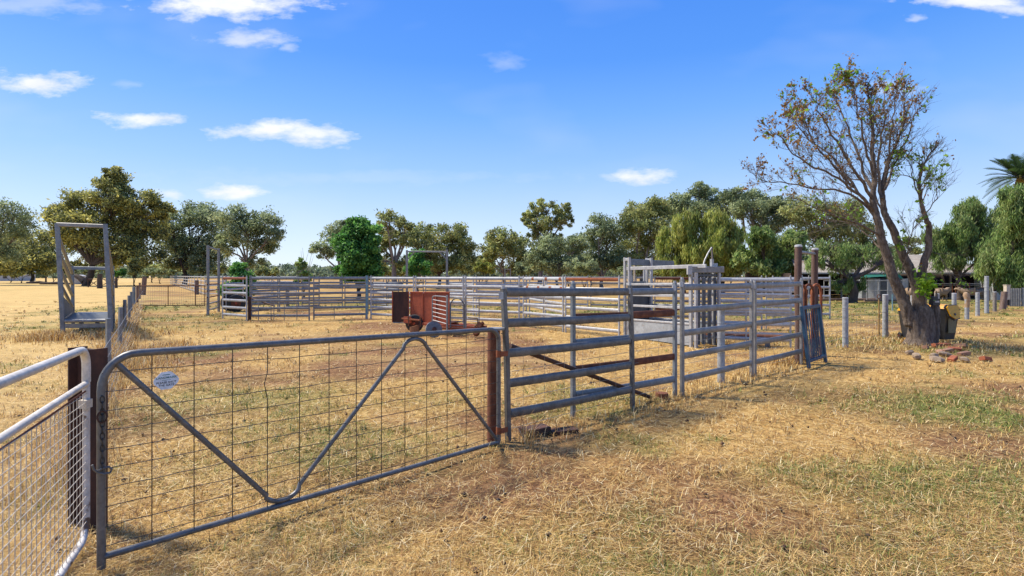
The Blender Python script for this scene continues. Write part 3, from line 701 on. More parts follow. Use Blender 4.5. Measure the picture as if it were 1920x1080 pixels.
near_panel(n2a, n2b, (1.46,1.16,.86,.55,.25), (1.44,1.14,.85,.53,.22), 1.56, 1.55, 'steel panel overlapping behind the gate-side panel, two rails rusted', MAT['galv_blue'], rusty=(1,3), off=.05)
n3a, n3b = gp(1279,739), gp(1409,706)
near_panel(n3a, n3b, (1.49,1.17,.85,.53,.21), (1.49,1.18,.86,.55,.23), 1.60, 1.56, 'steel panel in front of the round grey post', MAT['galv'])
n4a, n4b = gp(1415,704), gp(1502,682)
near_panel(n4a, n4b, (1.49,1.18,.86,.54,.22), (1.50,1.19,.87,.55,.24), 1.54, 1.58, 'last near steel panel, ending at the tall timber posts', MAT['galv'])
# rusty pole propping the fence
o = MB().tube([(n1a.x+.02,n1a.y+.14,.93),(wx(1220,7.15),7.15,.02)], .026, 10).build('brace_pole', MAT['rust_dark']); tag(o, 'long rusty pole slanting to the ground behind the near panels', 'pole')
o = MB().tube([gp(1241,744)+Vector((0,0,-.01)), gp(1241,744)+Vector((0,0,.055))], .085, 14).build('rusty_stub', MAT['rust']); tag(o, 'short rusty pipe stub in straw beneath the near panel', 'stub')
bq = gp(1003,815); o = MB().box(bq+Vector((0,.05,.03)), (.30,.16,.07), Matrix.Rotation(.5,3,'Z')).build('timber_offcut', MAT['rust_dark']); tag(o, 'dark timber offcut lying by the gate post', 'offcut')
o = MB().box(bq+Vector((.30,.10,.0)), (.30,.14,.06), Matrix.Rotation(.35,3,'Z')).build('buried_board', MAT['rust_dark']); tag(o, 'half buried dark board beside the timber offcut', 'board')
# netting along the fence line behind the panels
fl = [Vector((.0,5.42,0)), Vector((3.27,8.40,0)), Vector((5.55,10.2,0)), Vector((7.75,12.4,0)), Vector((10.05,14.35,0)), Vector((12.3,16.4,0)), Vector((14.5,18.2,0)), Vector((16.3,19.6,0)), Vector((19.2,22.0,0)), Vector((24.1,26.2,0))]
nf = thing('netting_fence', 'thin wire netting strung along the round grey posts', 'fence', (0,5.42,0))
for k, z in enumerate((.1,.24,.38,.53,.69,.86)):
    MB().tube([q+Vector((0,0,z+.015*math.sin(i*1.7+k))) for i,q in enumerate(fl)], .0028, 5).build('line_wire', MAT['wire_light'], nf)
mb = MB()
for a,b in zip(fl[:6], fl[1:7]):
    m_ = int((b-a).length/.3)
    for k in range(m_): q = a.lerp(b,(k+.5)/m_); mb.tube([q+Vector((0,0,.1)), q+Vector((0,0,.86))], .0018, 4)
tag(mb.build('netting', MAT['wire_light'], nf), kind='stuff')
def round_post(px, pyt, pyb, r, label, mat=None, cap=True):
    r *= .80
    b = gp(px, pyb); h_ = wz(pyt, b.y); o = thing('fence_post', label, 'post', b, 'round posts of the netting fence')
    MB().tube([b+Vector((0,0,-.15)), b+Vector((0,0,h_*.5)), b+Vector((0,0,h_))], r, 18, scales=[1.02,1,.98]).build('pipe', mat or MAT['concrete_post'], o)
    if cap: MB().tube([b+Vector((0,0,h_)), b+Vector((0,0,h_+.02)), b+Vector((0,0,h_+.03))], r*1.04, 18, scales=[1,1,.8]).build('cap', MAT['galv_light'], o)
    for k in range(4):
        z = h_*(.2+.2*k); MB().tube([b+Vector((r*1.02*math.cos(q), r*1.02*math.sin(q), z+.006*math.sin(q+k))) for q in [2*math.pi*j/14 for j in range(15)]], .0035, 4).build('tie_wire', MAT['wire_light'], o)
    return o
round_post(1352,579,716,.068,'round grey post standing behind the near steel panels')
round_post(1585,560,650,.078,'round grey post right of the blue grid gate')
round_post(1660,554,632,.085,'round grey post left of the bare tree, beside a thin rod')
round_post(1712,556,618,.085,'round grey post mostly hidden behind the bare tree trunk')
round_post(1757,552,610,.085,'round grey post behind the black wheeled bin')
round_post(1789,551,601.5,.09,'round grey post just right of the yellow lid')
bt = round_post(1813,556,598,.09,'round post wrapped in tan bark at its top', cap=False)
round_post(1833,550,592,.09,'round grey post between bark-wrapped post and tall post')
round_post(1850,519,587,.10,'tall round grey post in front of the shed end')
round_post(1865,548,583.5,.09,'short round post just right of the tall grey post', MAT['timber_grey'])
b_ = gp(1813,598); h_ = wz(556,b_.y)
hw = MB().tube([b_+Vector((0,0,h_-.42)), b_+Vector((.02,0,h_-.1)), b_+Vector((-.03,0,h_+.06)), b_+Vector((-.06,0,h_+.15))], .085, 12, scales=[.9,1.05,1.25,.7]).build('bark_wrap', MAT['hessian'], bt)
b_ = gp(1879,580); log_post('timber_post', b_, wz(547,b_.y), .13, MAT['timber'], 'leaning dark timber post beside the cream box', (.12,0))
b_ = gp(1888,577); cbx = thing('meter_box', 'cream painted box on a post beside corrugated fence', 'box', b_)
MB().box(b_+Vector((0,0,.78)), (.20,.18,.72)).build('box_body', MAT['cream'], cbx); MB().box(b_+Vector((0,0,1.165)), (.23,.21,.04)).build('box_lid', MAT['cream'], cbx); MB().beam(b_+Vector((.0,.02,-.1)), b_+Vector((0,.02,.44)), .07, .07).build('leg', MAT['timber'], cbx)
rod_a = gp(1648,634); o = thing('iron_rod', 'thin rusty rod with a looped top stuck in the ground', 'rod', rod_a)
ra, rb_ = rod_a+Vector((0,0,-.1)), Vector((wx(1653,14),rod_a.y,wz(560,14)))
MB().tube([ra, rb_], .018, 8).build('shaft', simple('yellowed_rod', (.30,.17,.05), (.42,.26,.08), 8, .7), o)
MB().tube([rb_+Vector((.05*math.cos(q)-.0,0,.05+.05*math.sin(q))) for q in [2*math.pi*k/12-1.57 for k in range(13)]], .011, 6).build('loop', MAT['rust'], o)
o = MB().tube([gp(1790,590)+Vector((-.5,3,-.1)), gp(1790,590)+Vector((-.5,3,.75))], .025, 8).build('garden_tap', MAT['teal_paint']); 
tag(o, 'thin pale green standpipe on grass before the shed', 'standpipe')

# ------------------------------------------------------------------ tall timber posts, rusty hoops and blue grid gate
t1_, t2_ = gp(1497,681), Vector((wx(1528,11.05),11.05,0))
tf = thing('timber_gateway', 'two tall round timber posts joined by a pipe at the top', 'gateway', t1_)
for q, h_ in ((t1_,2.19),(t2_,2.18)):
    MB().tube([q+Vector((0,0,-.2)), q+Vector((.01,0,.7)), q+Vector((-.01,0,1.5)), q+Vector((0,0,h_))], .064, 16, scales=[1.08,1.02,1,.97]).build('post', MAT['timber_red'], tf)
    MB().tube([q+Vector((0,0,h_)), q+Vector((0,0,h_+.03)), q+Vector((0,0,h_+.045))], .068, 16, scales=[1,1,.7]).build('cap', MAT['galv_light'], tf)
MB().tube([t1_+Vector((0,0,2.10)), t2_+Vector((0,0,2.10))], .03, 12).build('top_pipe', MAT['galv'], tf)
for z in (1.27,1.19): MB().tube([t1_+Vector((.068*math.cos(q),.068*math.sin(q),z+.02*math.sin(2*q))) for q in [2*math.pi*k/16 for k in range(17)]], .006, 5).build('tie_wire', MAT['wire_light'], tf)
hb = Vector((5.75,10.35,0)); hoop = thing('hoop_frame', 'rusty bent tube hoops standing behind the blue grid gate', 'hoop frame', hb)
for k,(dx,dy) in enumerate(((-.20,-.12),(.02,.02),(.25,.16))):
    c_ = hb+Vector((dx,dy,0)); e_ = Vector((.13,.07,0)); pts = [c_-e_+Vector((0,0,-.05)), c_-e_+Vector((0,0,1.3))]
    for j in range(1,8): a = math.pi*j/8; pts.append(c_ - e_*math.cos(a) + Vector((0,0,1.3+.18*math.sin(a))))
    pts += [c_+e_+Vector((0,0,1.3)), c_+e_+Vector((0,0,-.05))]
    MB().tube(pts, .026, 8).build('hoop', MAT['rust_orange'] if k != 1 else MAT['rust'], hoop)
ba, bb = Vector((5.28,9.50,0)), Vector((6.02,10.22,0)); bd = (bb-ba).normalized(); bn = Vector((-bd.y,bd.x,0)); bh = 1.10
bg_ = thing('grid_gate', 'faded blue steel gate of close vertical bars leaning on the timber posts', 'gate', ba)
def BP(s, z): q = ba + (bb-ba)*s + bn*(.10*z/bh) - bd*(.06*z); return Vector((q.x,q.y,z))
for s in (.03,.97): MB().beam(BP(s,0), BP(s,bh), .075, .05, up=tuple(bn)).build('stile', MAT['blue_paint'], bg_)
MB().beam(BP(.06,bh-.03), BP(.94,bh-.03), .045, .06).build('top_rail', MAT['blue_paint'], bg_)
MB().beam(BP(.06,.12), BP(.94,.12), .045, .05).build('bottom_rail', MAT['blue_paint'], bg_)
for k in range(7): MB().beam(BP(.14+.12*k,.13), BP(.14+.12*k,bh-.05), .016, .016, up=tuple(bn)).build('bar', MAT['blue_paint'], bg_)
for k in range(6): MB().beam(BP(.20+.12*k,.13), BP(.20+.12*k,.50), .011, .008, up=tuple(bn)).build('short_bar', MAT['blue_paint'], bg_)

# ------------------------------------------------------------------ cattle crush and race
c0, c1 = Vector((3.03,14.3,0)), Vector((4.18,12.45,0)); ce = (c1-c0).normalized(); cn = Vector((-ce.y,ce.x,0)); cw = .82
if cn.y < 0: cn = -cn
CL = (c1-c0).length
cr = thing('cattle_crush', 'galvanised cattle crush with sheeted sides, sliding gate and head bail', 'cattle crush', c0)
def CP(s, o, z): q = c0 + ce*s + cn*o; return Vector((q.x,q.y,z))
for o_ in (0, cw):
    q = [CP(.08,o_-.012,.02), CP(CL-.05,o_-.012,.02), CP(CL-.05,o_-.012,.50), CP(.08,o_-.012,.47)]
    q2 = [v_+cn*.024 for v_ in q]
    make('side_sheet', [tuple(v_) for v_ in q+q2], [(0,1,2,3),(7,6,5,4),(0,4,5,1),(1,5,6,2),(2,6,7,3),(3,7,4,0)], MAT['sheet'], cr, 30)
    MB().beam(CP(.06,o_,.49), CP(CL-.04,o_,.52), .05, .045).build('sheet_rail', MAT['galv_light'], cr)
    for z in (.86,1.14,1.42): MB().beam(CP(.06,o_,z), CP(CL-.04,o_,z+.03), .04, .055).build('side_rail', MAT['galv_light'], cr)
    for s in (0, .16): MB().beam(CP(s,o_,-.1), CP(s,o_,2.14), .07, .07, up=tuple(ce)).build('post', MAT['galv_light'], cr)
    MB().beam(CP(CL,o_,-.1), CP(CL,o_,1.80), .07, .07, up=tuple(ce)).build('post', MAT['galv_light'], cr)
    MB().beam(CP(CL+.14,o_,-.1), CP(CL+.14,o_,1.72), .07, .07, up=tuple(ce)).build('post', MAT['galv_light'], cr)
    MB().beam(CP(0,o_,2.08), CP(.18,o_,2.08), .06, .07).build('post_head', MAT['galv_light'], cr)
MB().beam(CP(.08,0,1.84), CP(CL+.3,.15,1.875), .045, .085).build('top_bar', MAT['galv_light'], cr)
MB().beam(CP(.10,0,2.02), CP(.10,cw+.95,1.98), .05, .17).build('gate_track', MAT['galv_blue'], cr)
sg = MB().box(CP(.10,cw*.5,.75)+Vector((.06,.05,0)), (.03,.74,1.30), Matrix.Rotation(math.atan2(cn.y,cn.x)-math.pi/2,3,'Z')).build('sliding_gate', MAT['sheet_dark'], cr)
for k in (.2,.8): MB().beam(CP(.06,cw*k,1.40), CP(.06,cw*k,1.92), .05, .05, up=tuple(ce)).build('gate_hanger', MAT['galv_light'], sg)
MB().beam(CP(.05,.12,1.47), CP(.05,cw-.1,1.47), .04, .06).build('gate_top', MAT['galv_blue'], sg)
MB().beam(CP(.05,.30,1.2), CP(.05,.30,1.95), .04, .04, up=tuple(ce)).build('latch_rod', MAT['cream'], sg)
# head bail
hbm = MB().beam(CP(CL+.02,-.05,1.79), CP(CL+.16,cw+.12,1.80), .09, .15).build('bail_beam', MAT['galv'], cr)
MB().box(CP(CL+.02,-.08,1.78), (.10,.10,.20)).build('bail_end', MAT['galv_light'], hbm)
MB().beam(CP(CL-.02,-.04,1.66), CP(CL+.12,cw+.12,1.66), .06, .06).build('bail_rail', MAT['sheet_dark'], hbm)
for k in range(7): MB().tube([CP(CL-.06,.04+.13*k,1.74), CP(CL-.02,.04+.13*k,1.60)], .035, 8).build('bail_roller', MAT['rubber'], hbm)
for k in range(4):
    MB().box(CP(CL+.10,.12+.20*k,.82), (.11,.025,1.56), Matrix.Rotation(math.atan2(cn.y,cn.x)+.15*(k-1.5),3,'Z')).build('bail_leaf', MAT['sheet_dark'], cr)
MB().beam(CP(CL+.06,.36,.05), CP(CL+.06,.36,1.62), .05, .05, up=tuple(ce)).build('bail_upright', MAT['galv_light'], cr)
lv = [CP(CL+.05,.35,1.85), CP(CL+.05,.42,2.02), CP(CL+.05,.55,2.20), CP(CL+.05,.68,2.33)]
MB().tube(lv, .017, 8).build('lever', MAT['galv_light'], cr)
MB().tube([CP(CL+.05,.68,2.34), CP(CL+.05,.70,1.95)], .02, 8).build('handle', MAT['timber_grey'], cr)
MB().beam(CP(CL+.05,.68,1.72), CP(CL+.05,.68,2.05), .07, .07, up=tuple(ce)).build('lever_post', MAT['galv_light'], cr)
MB().box(CP(CL+.05,.80,1.84), (.09,.09,.22)).build('lever_box', MAT['galv_light'], cr)
RACE = 'panels of the race beside the crush'
panel('mid', (4.62,12.9), (6.42,12.25), 'pale race panel right of the crush, nearer the near fence', RACE)
panel('light', (5.1,13.9), (7.2,13.2), 'pale race panel behind, parallel to the race front', RACE)
panel('light', (5.6,16.9), (7.7,16.4), 'pale yard panel beyond the race, left half', RACE)
panel('light', (7.8,16.4), (9.0,16.15), 'short pale yard panel beyond the race, right half', RACE)
panel('five', (10.2,20.9), (12.3,20.6), 'small far panel seen between and behind the tall timber posts', RACE)
panel('dark', (5.2,19.5), (7.2,19.2), 'rusty-railed panel seen through the crush side', RACE, (1,3,5), MAT['rust'])
o = MB().tube([(4.7,13.0,.18),(6.45,12.5,.19)], .07, 12).build('rusty_pipe', MAT['rust']); tag(o, 'thick rusty pipe lying along the foot of the race', 'pipe')
for k in range(2):
    o = MB().beam((4.95+1.0*k,12.72-.3*k,-.05),(4.95+1.0*k,12.72-.3*k,.13), .09, .09).build('pipe_block', MAT['timber_grey']); tag(o, ['small block under left end of the rusty pipe','small block under right end of the rusty pipe'][k], 'block')

# ------------------------------------------------------------------ red trailer
T0 = Vector((-3.0,15.75,0)); te = Vector((.85,-.53,0)).normalized(); tn = Vector((te.y,-te.x,0))      # tn towards camera
if tn.y > 0: tn = -tn
tro = thing('stock_trailer', 'old red rusty stock trailer with tin walls and tube gates', 'trailer', T0)
def TP(s, o, z): q = T0 + te*s + tn*o; return Vector((q.x,q.y,z))
Mz = Matrix.Rotation(math.atan2(te.y,te.x),3,'Z')
for s0, s1, h1_ in ((.02,.47,1.16),(.49,.97,1.15),(.99,1.47,1.17)):
    pn = MB().box(TP((s0+s1)/2,0,(.30+h1_)/2), (s1-s0,.016,h1_-.30), Mz).build('wall_panel', MAT['red_tin'], tro)
    MB().beam(TP(s0,.012,.31), TP(s0,.012,h1_), .025, .025, up=tuple(te)).build('panel_flange', MAT['red_tin'], pn)
MB().beam(TP(0,.01,1.17), TP(1.48,.01,1.18), .04, .035).build('top_flange', MAT['red_tin'], tro)
MB().box(TP(.42,-.62,.72), (.84,.016,.86), Mz).build('far_wall', MAT['red_tin'], tro)
MB().box(TP(.74,-.31,.32), (1.46,.60,.03), Mz).build('floor', MAT['rust'], tro)
dr = MB().box(T0+Vector((-.29,.02,.73)), (.50,.02,.90)).build('end_door', MAT['rust_dark'], tro); dr['label'] = 'dark end door of the trailer swung open'  # dark rust colour paints in the shade on the door's face
for x_ in (-.53,-.05): MB().beam(T0+Vector((x_,0,.28)), T0+Vector((x_,0,1.19)), .03, .03, up=(0,1,0)).build('door_edge', MAT['red_tin'], dr)
MB().beam(T0+Vector((-.52,.0,.27)), T0+Vector((-.02,.0,.25)), .04, .03).build('door_foot', MAT['galv'], dr)
for o_ in (.05,-.62): MB().beam(TP(-.15,o_,.26), TP(2.55,o_*.4,.24), .05, .08).build('chassis_rail', MAT['red_tin'], tro)
for s in (.1,.9,1.7): MB().beam(TP(s,.06,.25), TP(s,-.6,.25), .05, .06).build('cross_member', MAT['red_tin'], tro)
def wheel(c, ax, r, w, name='wheel', tmat='rubber', par=None):
    ax = ax.normalized(); u_ = Vector((0,0,1)); s_ = ax.cross(u_)
    m_ = MB(); prof = [(r*.55,-w*.5),(r*.85,-w*.5),(r*.97,-w*.36),(r,-w*.1),(r,w*.1),(r*.97,w*.36),(r*.85,w*.5),(r*.55,w*.5)]
    nseg = 28
    for k in range(nseg):
        a = 2*math.pi*k/nseg
        for pr, pa in prof: m_.v.append(tuple(c + ax*pa + (u_*math.sin(a)+s_*math.cos(a))*pr))
    for k in range(nseg):
        for j in range(8): m_.f.append((k*8+j, k*8+(j+1)%8, ((k+1)%nseg)*8+(j+1)%8, ((k+1)%nseg)*8+j))
    w_ = m_.build(name, MAT[tmat], par)
    MB().tube([c-ax*w*.3, c+ax*w*.3], r*.57, 20).build('rim', MAT['rust'], w_)
    MB().tube([c-ax*w*.55, c+ax*w*.55], r*.15, 10).build('hub', MAT['red_tin'], w_)
    return w_
wc = TP(.28,.13,.265); wheel(wc, (tn*.9+te*.5), .26, .13, par=tro)
wheel(TP(.5,-.75,.29), tn, .28, .15, par=tro)
MB().tube([TP(.30,.16,.27), TP(.42,-.8,.27)], .035, 10).build('axle', MAT['red_tin'], tro)
MB().beam(TP(.06,.42,.42), TP(.78,.46,.40), .035, .04).build('mudguard_bar', MAT['rust_orange'], tro)
MB().box(TP(.22,.36,.38), (.26,.05,.18), Mz).build('axle_bracket', MAT['red_tin'], tro)
for s in (.34,.78): MB().beam(TP(s,.44,.22), TP(s,.44,.5), .03,.03, up=tuple(te)).build('bracket', MAT['rust'], tro)
# tube side gate and hooped end gate on the trailer
sgt = MB().tube([TP(.98,.16,.34), TP(.98,.16,1.00)] + [TP(1.03-.05*math.cos(a),.16,1.02+.05*math.sin(a)) for a in (.5,1.1)] + [TP(1.1,.17,1.08), TP(1.58,.30,1.07), TP(1.62,.31,1.03), TP(1.62,.31,.24)], .018, 8).build('side_gate', MAT['galv'], tro)
for k in range(6): MB().tube([TP(.98,.16,.40+.115*k), TP(1.62,.31,.33+.118*k)], .012, 6).build('bar', MAT['galv_light'], sgt)
MB().beam(TP(1.64,.32,.16), TP(1.64,.32,1.12), .045, .045, up=tuple(te)).build('corner_post', MAT['galv'], tro)
egt = MB().tube([TP(1.74,.30,.24), TP(1.74,.30,.88)] + [TP(1.94-.20*math.cos(a),.26,.88+.16*math.sin(a)) for a in [math.pi*k/8 for k in range(1,8)]] + [TP(2.14,.22,.88), TP(2.14,.22,.24)], .020, 8).build('hooped_gate', MAT['gate_grey'], tro)
for k in range(6): MB().tube([TP(1.74,.30,.30+.11*k), TP(2.14,.22,.30+.11*k)], .012, 6).build('bar', MAT['gate_grey'], egt)
MB().beam(TP(2.18,.20,.2), TP(2.18,.20,1.10), .045, .045, up=tuple(te)).build('corner_post', MAT['galv'], tro)
fgt = MB().tube([TP(1.66,-.5,.3), TP(1.66,-.5,1.05), TP(2.2,-.4,1.05), TP(2.2,-.4,.3)], .016, 8).build('far_gate', MAT['galv'], tro)
for k in range(6): MB().tube([TP(1.66,-.5,.36+.12*k), TP(2.2,-.4,.36+.12*k)], .011, 6).build('bar', MAT['galv_light'], fgt)
MB().beam(TP(1.4,.26,.20), TP(2.55,.16,.20), .09, .07).build('drawbar', MAT['rust_orange'], tro)
MB().tube([TP(2.2,.1,.52), TP(2.5,.1,.50), TP(2.52,.1,.36), TP(2.40,.1,.27)], .022, 8).build('crank_handle', simple('yellow_brown_pipe', (.20,.13,.05), (.28,.19,.08), 8, .7), tro)
for k,(s,o_,z,r_) in enumerate(((2.55,.1,.30,.09),(2.62,.02,.22,.07),(2.5,.2,.12,.10),(2.66,.12,.36,.04))):
    MB().tube([TP(s,o_-.06,z), TP(s+.06,o_+.06,z+.05)], r_, 9, scales=[1,.8]).build('hitch_part', MAT['rust'], tro)
dq = gp(813,634); dsc = thing('plough_disc', 'weathered grey disc wheel leaning against the trailer front', 'disc', dq)
ax_ = Vector((.35,-.9,.25)).normalized(); dc = dq+Vector((0,.05,.225))
MB().tube([dc-ax_*.05, dc-ax_*.015, dc+ax_*.03, dc+ax_*.05], .225, 22, scales=[.85,1,.97,.5]).build('disc', MAT['old_disc'], dsc)
MB().tube([dc+ax_*.04, dc+ax_*.085], .06, 10).build('hub', MAT['rust_dark'], dsc)
sq = gp(777,624); o = MB().tube([sq+Vector((0,0,-.02)), sq+Vector((.01,0,.16)), sq+Vector((0,0,.20))], .14, 9, scales=[1.05,1,.96]).build('chopping_block', MAT['stump']); tag(o, 'orange-brown wooden block under the trailer wheel', 'block')
ty = Vector((wx(432,25),25,.0)); tyr = thing('tyre_feeder', 'black rubber tyre standing behind the left yard panel', 'tyre', ty)
wheel(ty+Vector((0,0,.40)), Vector((.25,-1,0)), .42, .2, 'tyre', par=tyr)
ty = Vector((wx(443,24.6),24.6,.0)); tyr = thing('tyre_feeder', 'second black tyre, the right one behind the left yard panel', 'tyre', ty)
wheel(ty+Vector((0,0,.38)), Vector((.35,-1,.1)), .40, .2, 'tyre', par=tyr)
for o in PROTO.values():
    for c_ in list(o.children): bpy.data.objects.remove(c_)
    bpy.data.objects.remove(o)

# ------------------------------------------------------------------ trees
PAL = {'gum': [(.080,.096,.030),(.125,.140,.046),(.18,.19,.068),(.048,.060,.022),(.14,.135,.048)],
       'gum_grey': [(.080,.100,.046),(.125,.148,.070),(.17,.188,.095),(.048,.062,.030)],
       'gum_brown': [(.10,.105,.032),(.165,.160,.046),(.052,.060,.022),(.21,.195,.055),(.038,.044,.018)],
       'green': [(.03,.085,.018),(.055,.125,.026),(.085,.165,.036),(.018,.052,.012)],
       'pepper': [(.105,.13,.025),(.15,.168,.036),(.060,.078,.019),(.19,.195,.048),(.115,.112,.03)],
       'pepper_green': [(.070,.108,.028),(.105,.148,.040),(.040,.066,.019),(.145,.172,.056),(.10,.115,.04)],
       'far': [(.05,.07,.045),(.065,.085,.05),(.085,.10,.055)]}
def rnd_dir(rg, n):
    v_ = rg.normal(0,1,(n,3)); return v_/np.linalg.norm(v_,axis=1,keepdims=True)
def leaf_quads(rg, C, size, asp, droop, cols, cluster_tone=None):
    n = len(C); a = rnd_dir(rg, n); a[:,2] -= droop; a /= np.linalg.norm(a,axis=1,keepdims=True)
    b = np.cross(a, rnd_dir(rg, n)); b /= np.linalg.norm(b,axis=1,keepdims=True)+1e-9
    s = size*rg.uniform(.45,1.5,(n,1)); L, W = a*s*asp*.5, b*s*.5
    V = np.stack([C-L, C+W*.9-L*.1, C+L, C-W*.9-L*.1], 1).reshape(-1,3)
    i = np.arange(n)*4
    return V, np.stack([i,i+1,i+2,i+3],1), cols
def crown(rg, clusters, rad, per, size, asp, droop, pal, hang=0.0):
    pal = np.array(PAL[pal])*2.5; m = len(clusters)
    ci = np.repeat(np.arange(m), per); n = len(ci)
    off = np.where(rg.rand(n,1) < .5, np.clip(rg.normal(0,.5,(n,3)),-1.0,1.0), rnd_dir(rg, n)*(rg.rand(n,1)**.5))*rad[ci][:,None]; off[:,2] *= .78
    if hang: off[:,2] -= rg.rand(n)*hang*rad[ci]; off[:,:2] *= .75
    C = clusters[ci] + off
    tone = rg.randint(0, len(pal), m)[ci]
    c = pal[np.where(rg.rand(n) < .55, tone, rg.randint(0,len(pal),n))]*rg.uniform(.75,1.3,(n,1))*rg.uniform(.85,1.18,(m,1))[ci]
    return leaf_quads(rg, C, size, asp, droop, c)
def tree(name, label, Y, bx, lobes, pal, seed, leaf=None, per=70, dens=1.0, bark='bark_pale', trunk=None, cat='tree', group=None, hang=0.0, asp=2.2, droop=.5, crad=.40, stems=1, fork=.35, dy=None):
    rg = np.random.RandomState(seed); base = Vector((wx(bx,Y),Y,0)); k_ = Y/F
    root = thing(name, label, cat, base, group)
    if name == 'gum_tree': lobes = [(px,py,rx*1.1,ry*1.12) for px,py,rx,ry in lobes] + ([(bx-26,488,28,16),(bx+24,492,28,14)] if 690 < bx < 1420 else [])
    cl, rd, ow = [], [], []
    lob3 = []
    for li,(px,py,rx,ry) in enumerate(lobes):
        c = np.array(wp(px,py,Y)); c[1] += rg.uniform(-1,1)*rx*k_*.6 if dy is None else rg.uniform(-1,1)*dy
        r3 = np.array((rx*k_, (rx+ry)*.5*k_, ry*k_)); lob3.append((c,r3))
        m = max(7, int(dens*23*(rx*ry/900.0)**.62))
        d = rnd_dir(rg, m)*(rg.uniform(.30,1.0,(m,1))**.6); q = c + d*r3*.86
        cl.append(q); rd.append(np.full(m, crad*math.sqrt(rx*ry)*k_)*rg.uniform(.65,1.35,m)); ow += [li]*m
    cl = np.concatenate(cl); rd = np.concatenate(rd)
    cl[:,2] = np.maximum(cl[:,2], rd*.4+.2)
    size = (leaf or .0021*Y); per = int(per*1.3)
    V, Fq, c = crown(rg, cl, rd, per, size, asp, droop, pal, hang)
    V[:,2] = np.maximum(V[:,2], .03)
    cr_ = quick('crown', V, Fq, MAT['leaf'], root, base, c)
    # trunk and limbs
    zc = np.mean([q[0][2] for q in lob3]); ztop = max(q[0][2]+q[1][2] for q in lob3); xc = np.mean([q[0][0] for q in lob3])
    r0 = trunk or ztop*.024
    mb = MB(); forks = []
    for s in range(stems):
        fx = base.x + (xc-base.x)*.35 + rg.uniform(-.04,.04)*ztop*(1 if stems > 1 else .3)
        fk = Vector((fx, Y+rg.uniform(-.3,.3), zc*fork*rg.uniform(.85,1.15))); forks.append(fk)
        b0 = base + Vector((rg.uniform(-1,1)*r0*1.2*(stems>1), 0, 0))
        mid = b0.lerp(fk,.5)+Vector((rg.uniform(-1,1)*r0*.8,rg.uniform(-1,1)*r0,0))
        mb.tube([b0+Vector((0,0,-.2)), b0+Vector((0,0,.15)), mid, fk], r0, 9, scales=[1.5,1.2,1.0,.85])
    mb.build('trunk', MAT[bark], root)
    mb = MB(); per_l = {}
    for li,(c,r3) in enumerate(lob3):
        fk = forks[li % stems]; c_ = Vector(c); st = fk
        p1 = st.lerp(c_,.4)+Vector((rg.uniform(-1,1),rg.uniform(-1,1),rg.uniform(.0,.6)))*r3[0]*.25
        p2 = st.lerp(c_,.75)+Vector((rg.uniform(-1,1),rg.uniform(-1,1),rg.uniform(-.2,.4)))*r3[0]*.2
        mb.tube([st-(c_-st)*.03, p1, p2, c_], r0*.55, 6, scales=[1.0,.75,.5,.28]); per_l[li] = (p1,p2,c_)
    for j in range(len(cl)):
        p1,p2,c_ = per_l[ow[j]]; q = Vector(cl[j]); s = p1.lerp(p2,rg.rand()) if rg.rand() < .5 else p2.lerp(c_,rg.rand())
        m_ = s.lerp(q,.5)+Vector((rg.uniform(-1,1),rg.uniform(-1,1),rg.uniform(-.5,1)))*(q-s).length*.12
        mb.tube([s, m_, q], r0*.15, 4, scales=[1,.7,.35])
    mb.build('limbs', MAT[bark], root)
    return root
TB = 'gum trees beyond the yards'
tree('gum_tree','open gum tree cut by the left edge of the photo',95,-25,[(12,400,42,26),(-30,430,50,40),(30,430,30,20),(-10,470,40,25)],'gum_grey',1,group=TB)
tree('gum_tree','low broad dark tree at the far left of the field',120,59,[(60,458,52,30),(20,480,42,25),(95,455,36,32),(70,488,58,22),(25,455,30,20),(100,490,32,20)],'gum_brown',2,group=TB,per=90,bark='bark_dark')
tree('gum_tree','tallest olive-brown gum tree behind the loading ramp',88,161,[(212,345,32,26),(222,372,40,26),(150,385,36,28),(115,402,26,22),(270,380,34,26),(298,395,22,20),(228,410,44,32),(170,425,44,34),(278,425,36,28),(135,445,36,28),(225,458,56,34),(178,478,46,26),(280,470,40,28),(120,415,30,30),(215,325,18,14)],'gum_brown',3,group=TB,per=95,dens=1.1,bark='bark_dark',crad=.36,leaf=.2)
tree('gum_tree','dark spreading gum tree right of the tallest gum',98,346,[(350,398,42,20),(318,418,34,24),(384,415,34,24),(310,455,36,28),(350,462,46,26),(392,468,28,30),(330,490,42,18),(375,495,34,16)],'gum_grey',4,group=TB,per=90,bark='bark_dark',dens=1.15)
tree('gum_tree','gum tree with leaning bare trunk left of the open sky gap',76,461,[(440,408,36,20),(500,420,34,24),(470,438,42,22),(420,430,22,24),(525,442,16,18),(490,462,34,16),(430,462,22,16),(470,490,20,12)],'gum_grey',5,group=TB,per=85,fork=.45,dens=1.1)
tree('gum_tree','greyish gum tree behind the left side of the round green tree',72,640,[(622,438,26,18),(602,468,22,16),(645,428,24,16),(630,470,28,18),(660,450,30,20)],'gum_grey',6,group=TB,per=80)
tree('gum_tree','gum tree with pale forked trunk right of the round green tree',62,741,[(735,413,26,16),(757,424,18,14),(716,428,18,14),(735,448,26,16),(710,455,16,16),(762,450,14,14)],'gum',7,group=TB,per=85,fork=.55,trunk=.30)
tree('gum_tree','broad olive gum tree behind the middle tall frame',68,822,[(800,432,36,18),(850,436,32,20),(874,456,22,20),(778,452,26,22),(826,462,36,22),(868,486,28,20),(800,485,26,20),(845,498,34,14)],'gum',8,group=TB,per=85,bark='bark_dark',dens=1.1)
tree('gum_tree','rounded gum tree just left of the tall thin gum',84,947,[(945,445,36,15),(918,462,26,18),(972,462,26,20),(945,472,40,16),(908,482,18,12),(985,485,16,14)],'gum',9,group=TB,per=85,dens=1.1)
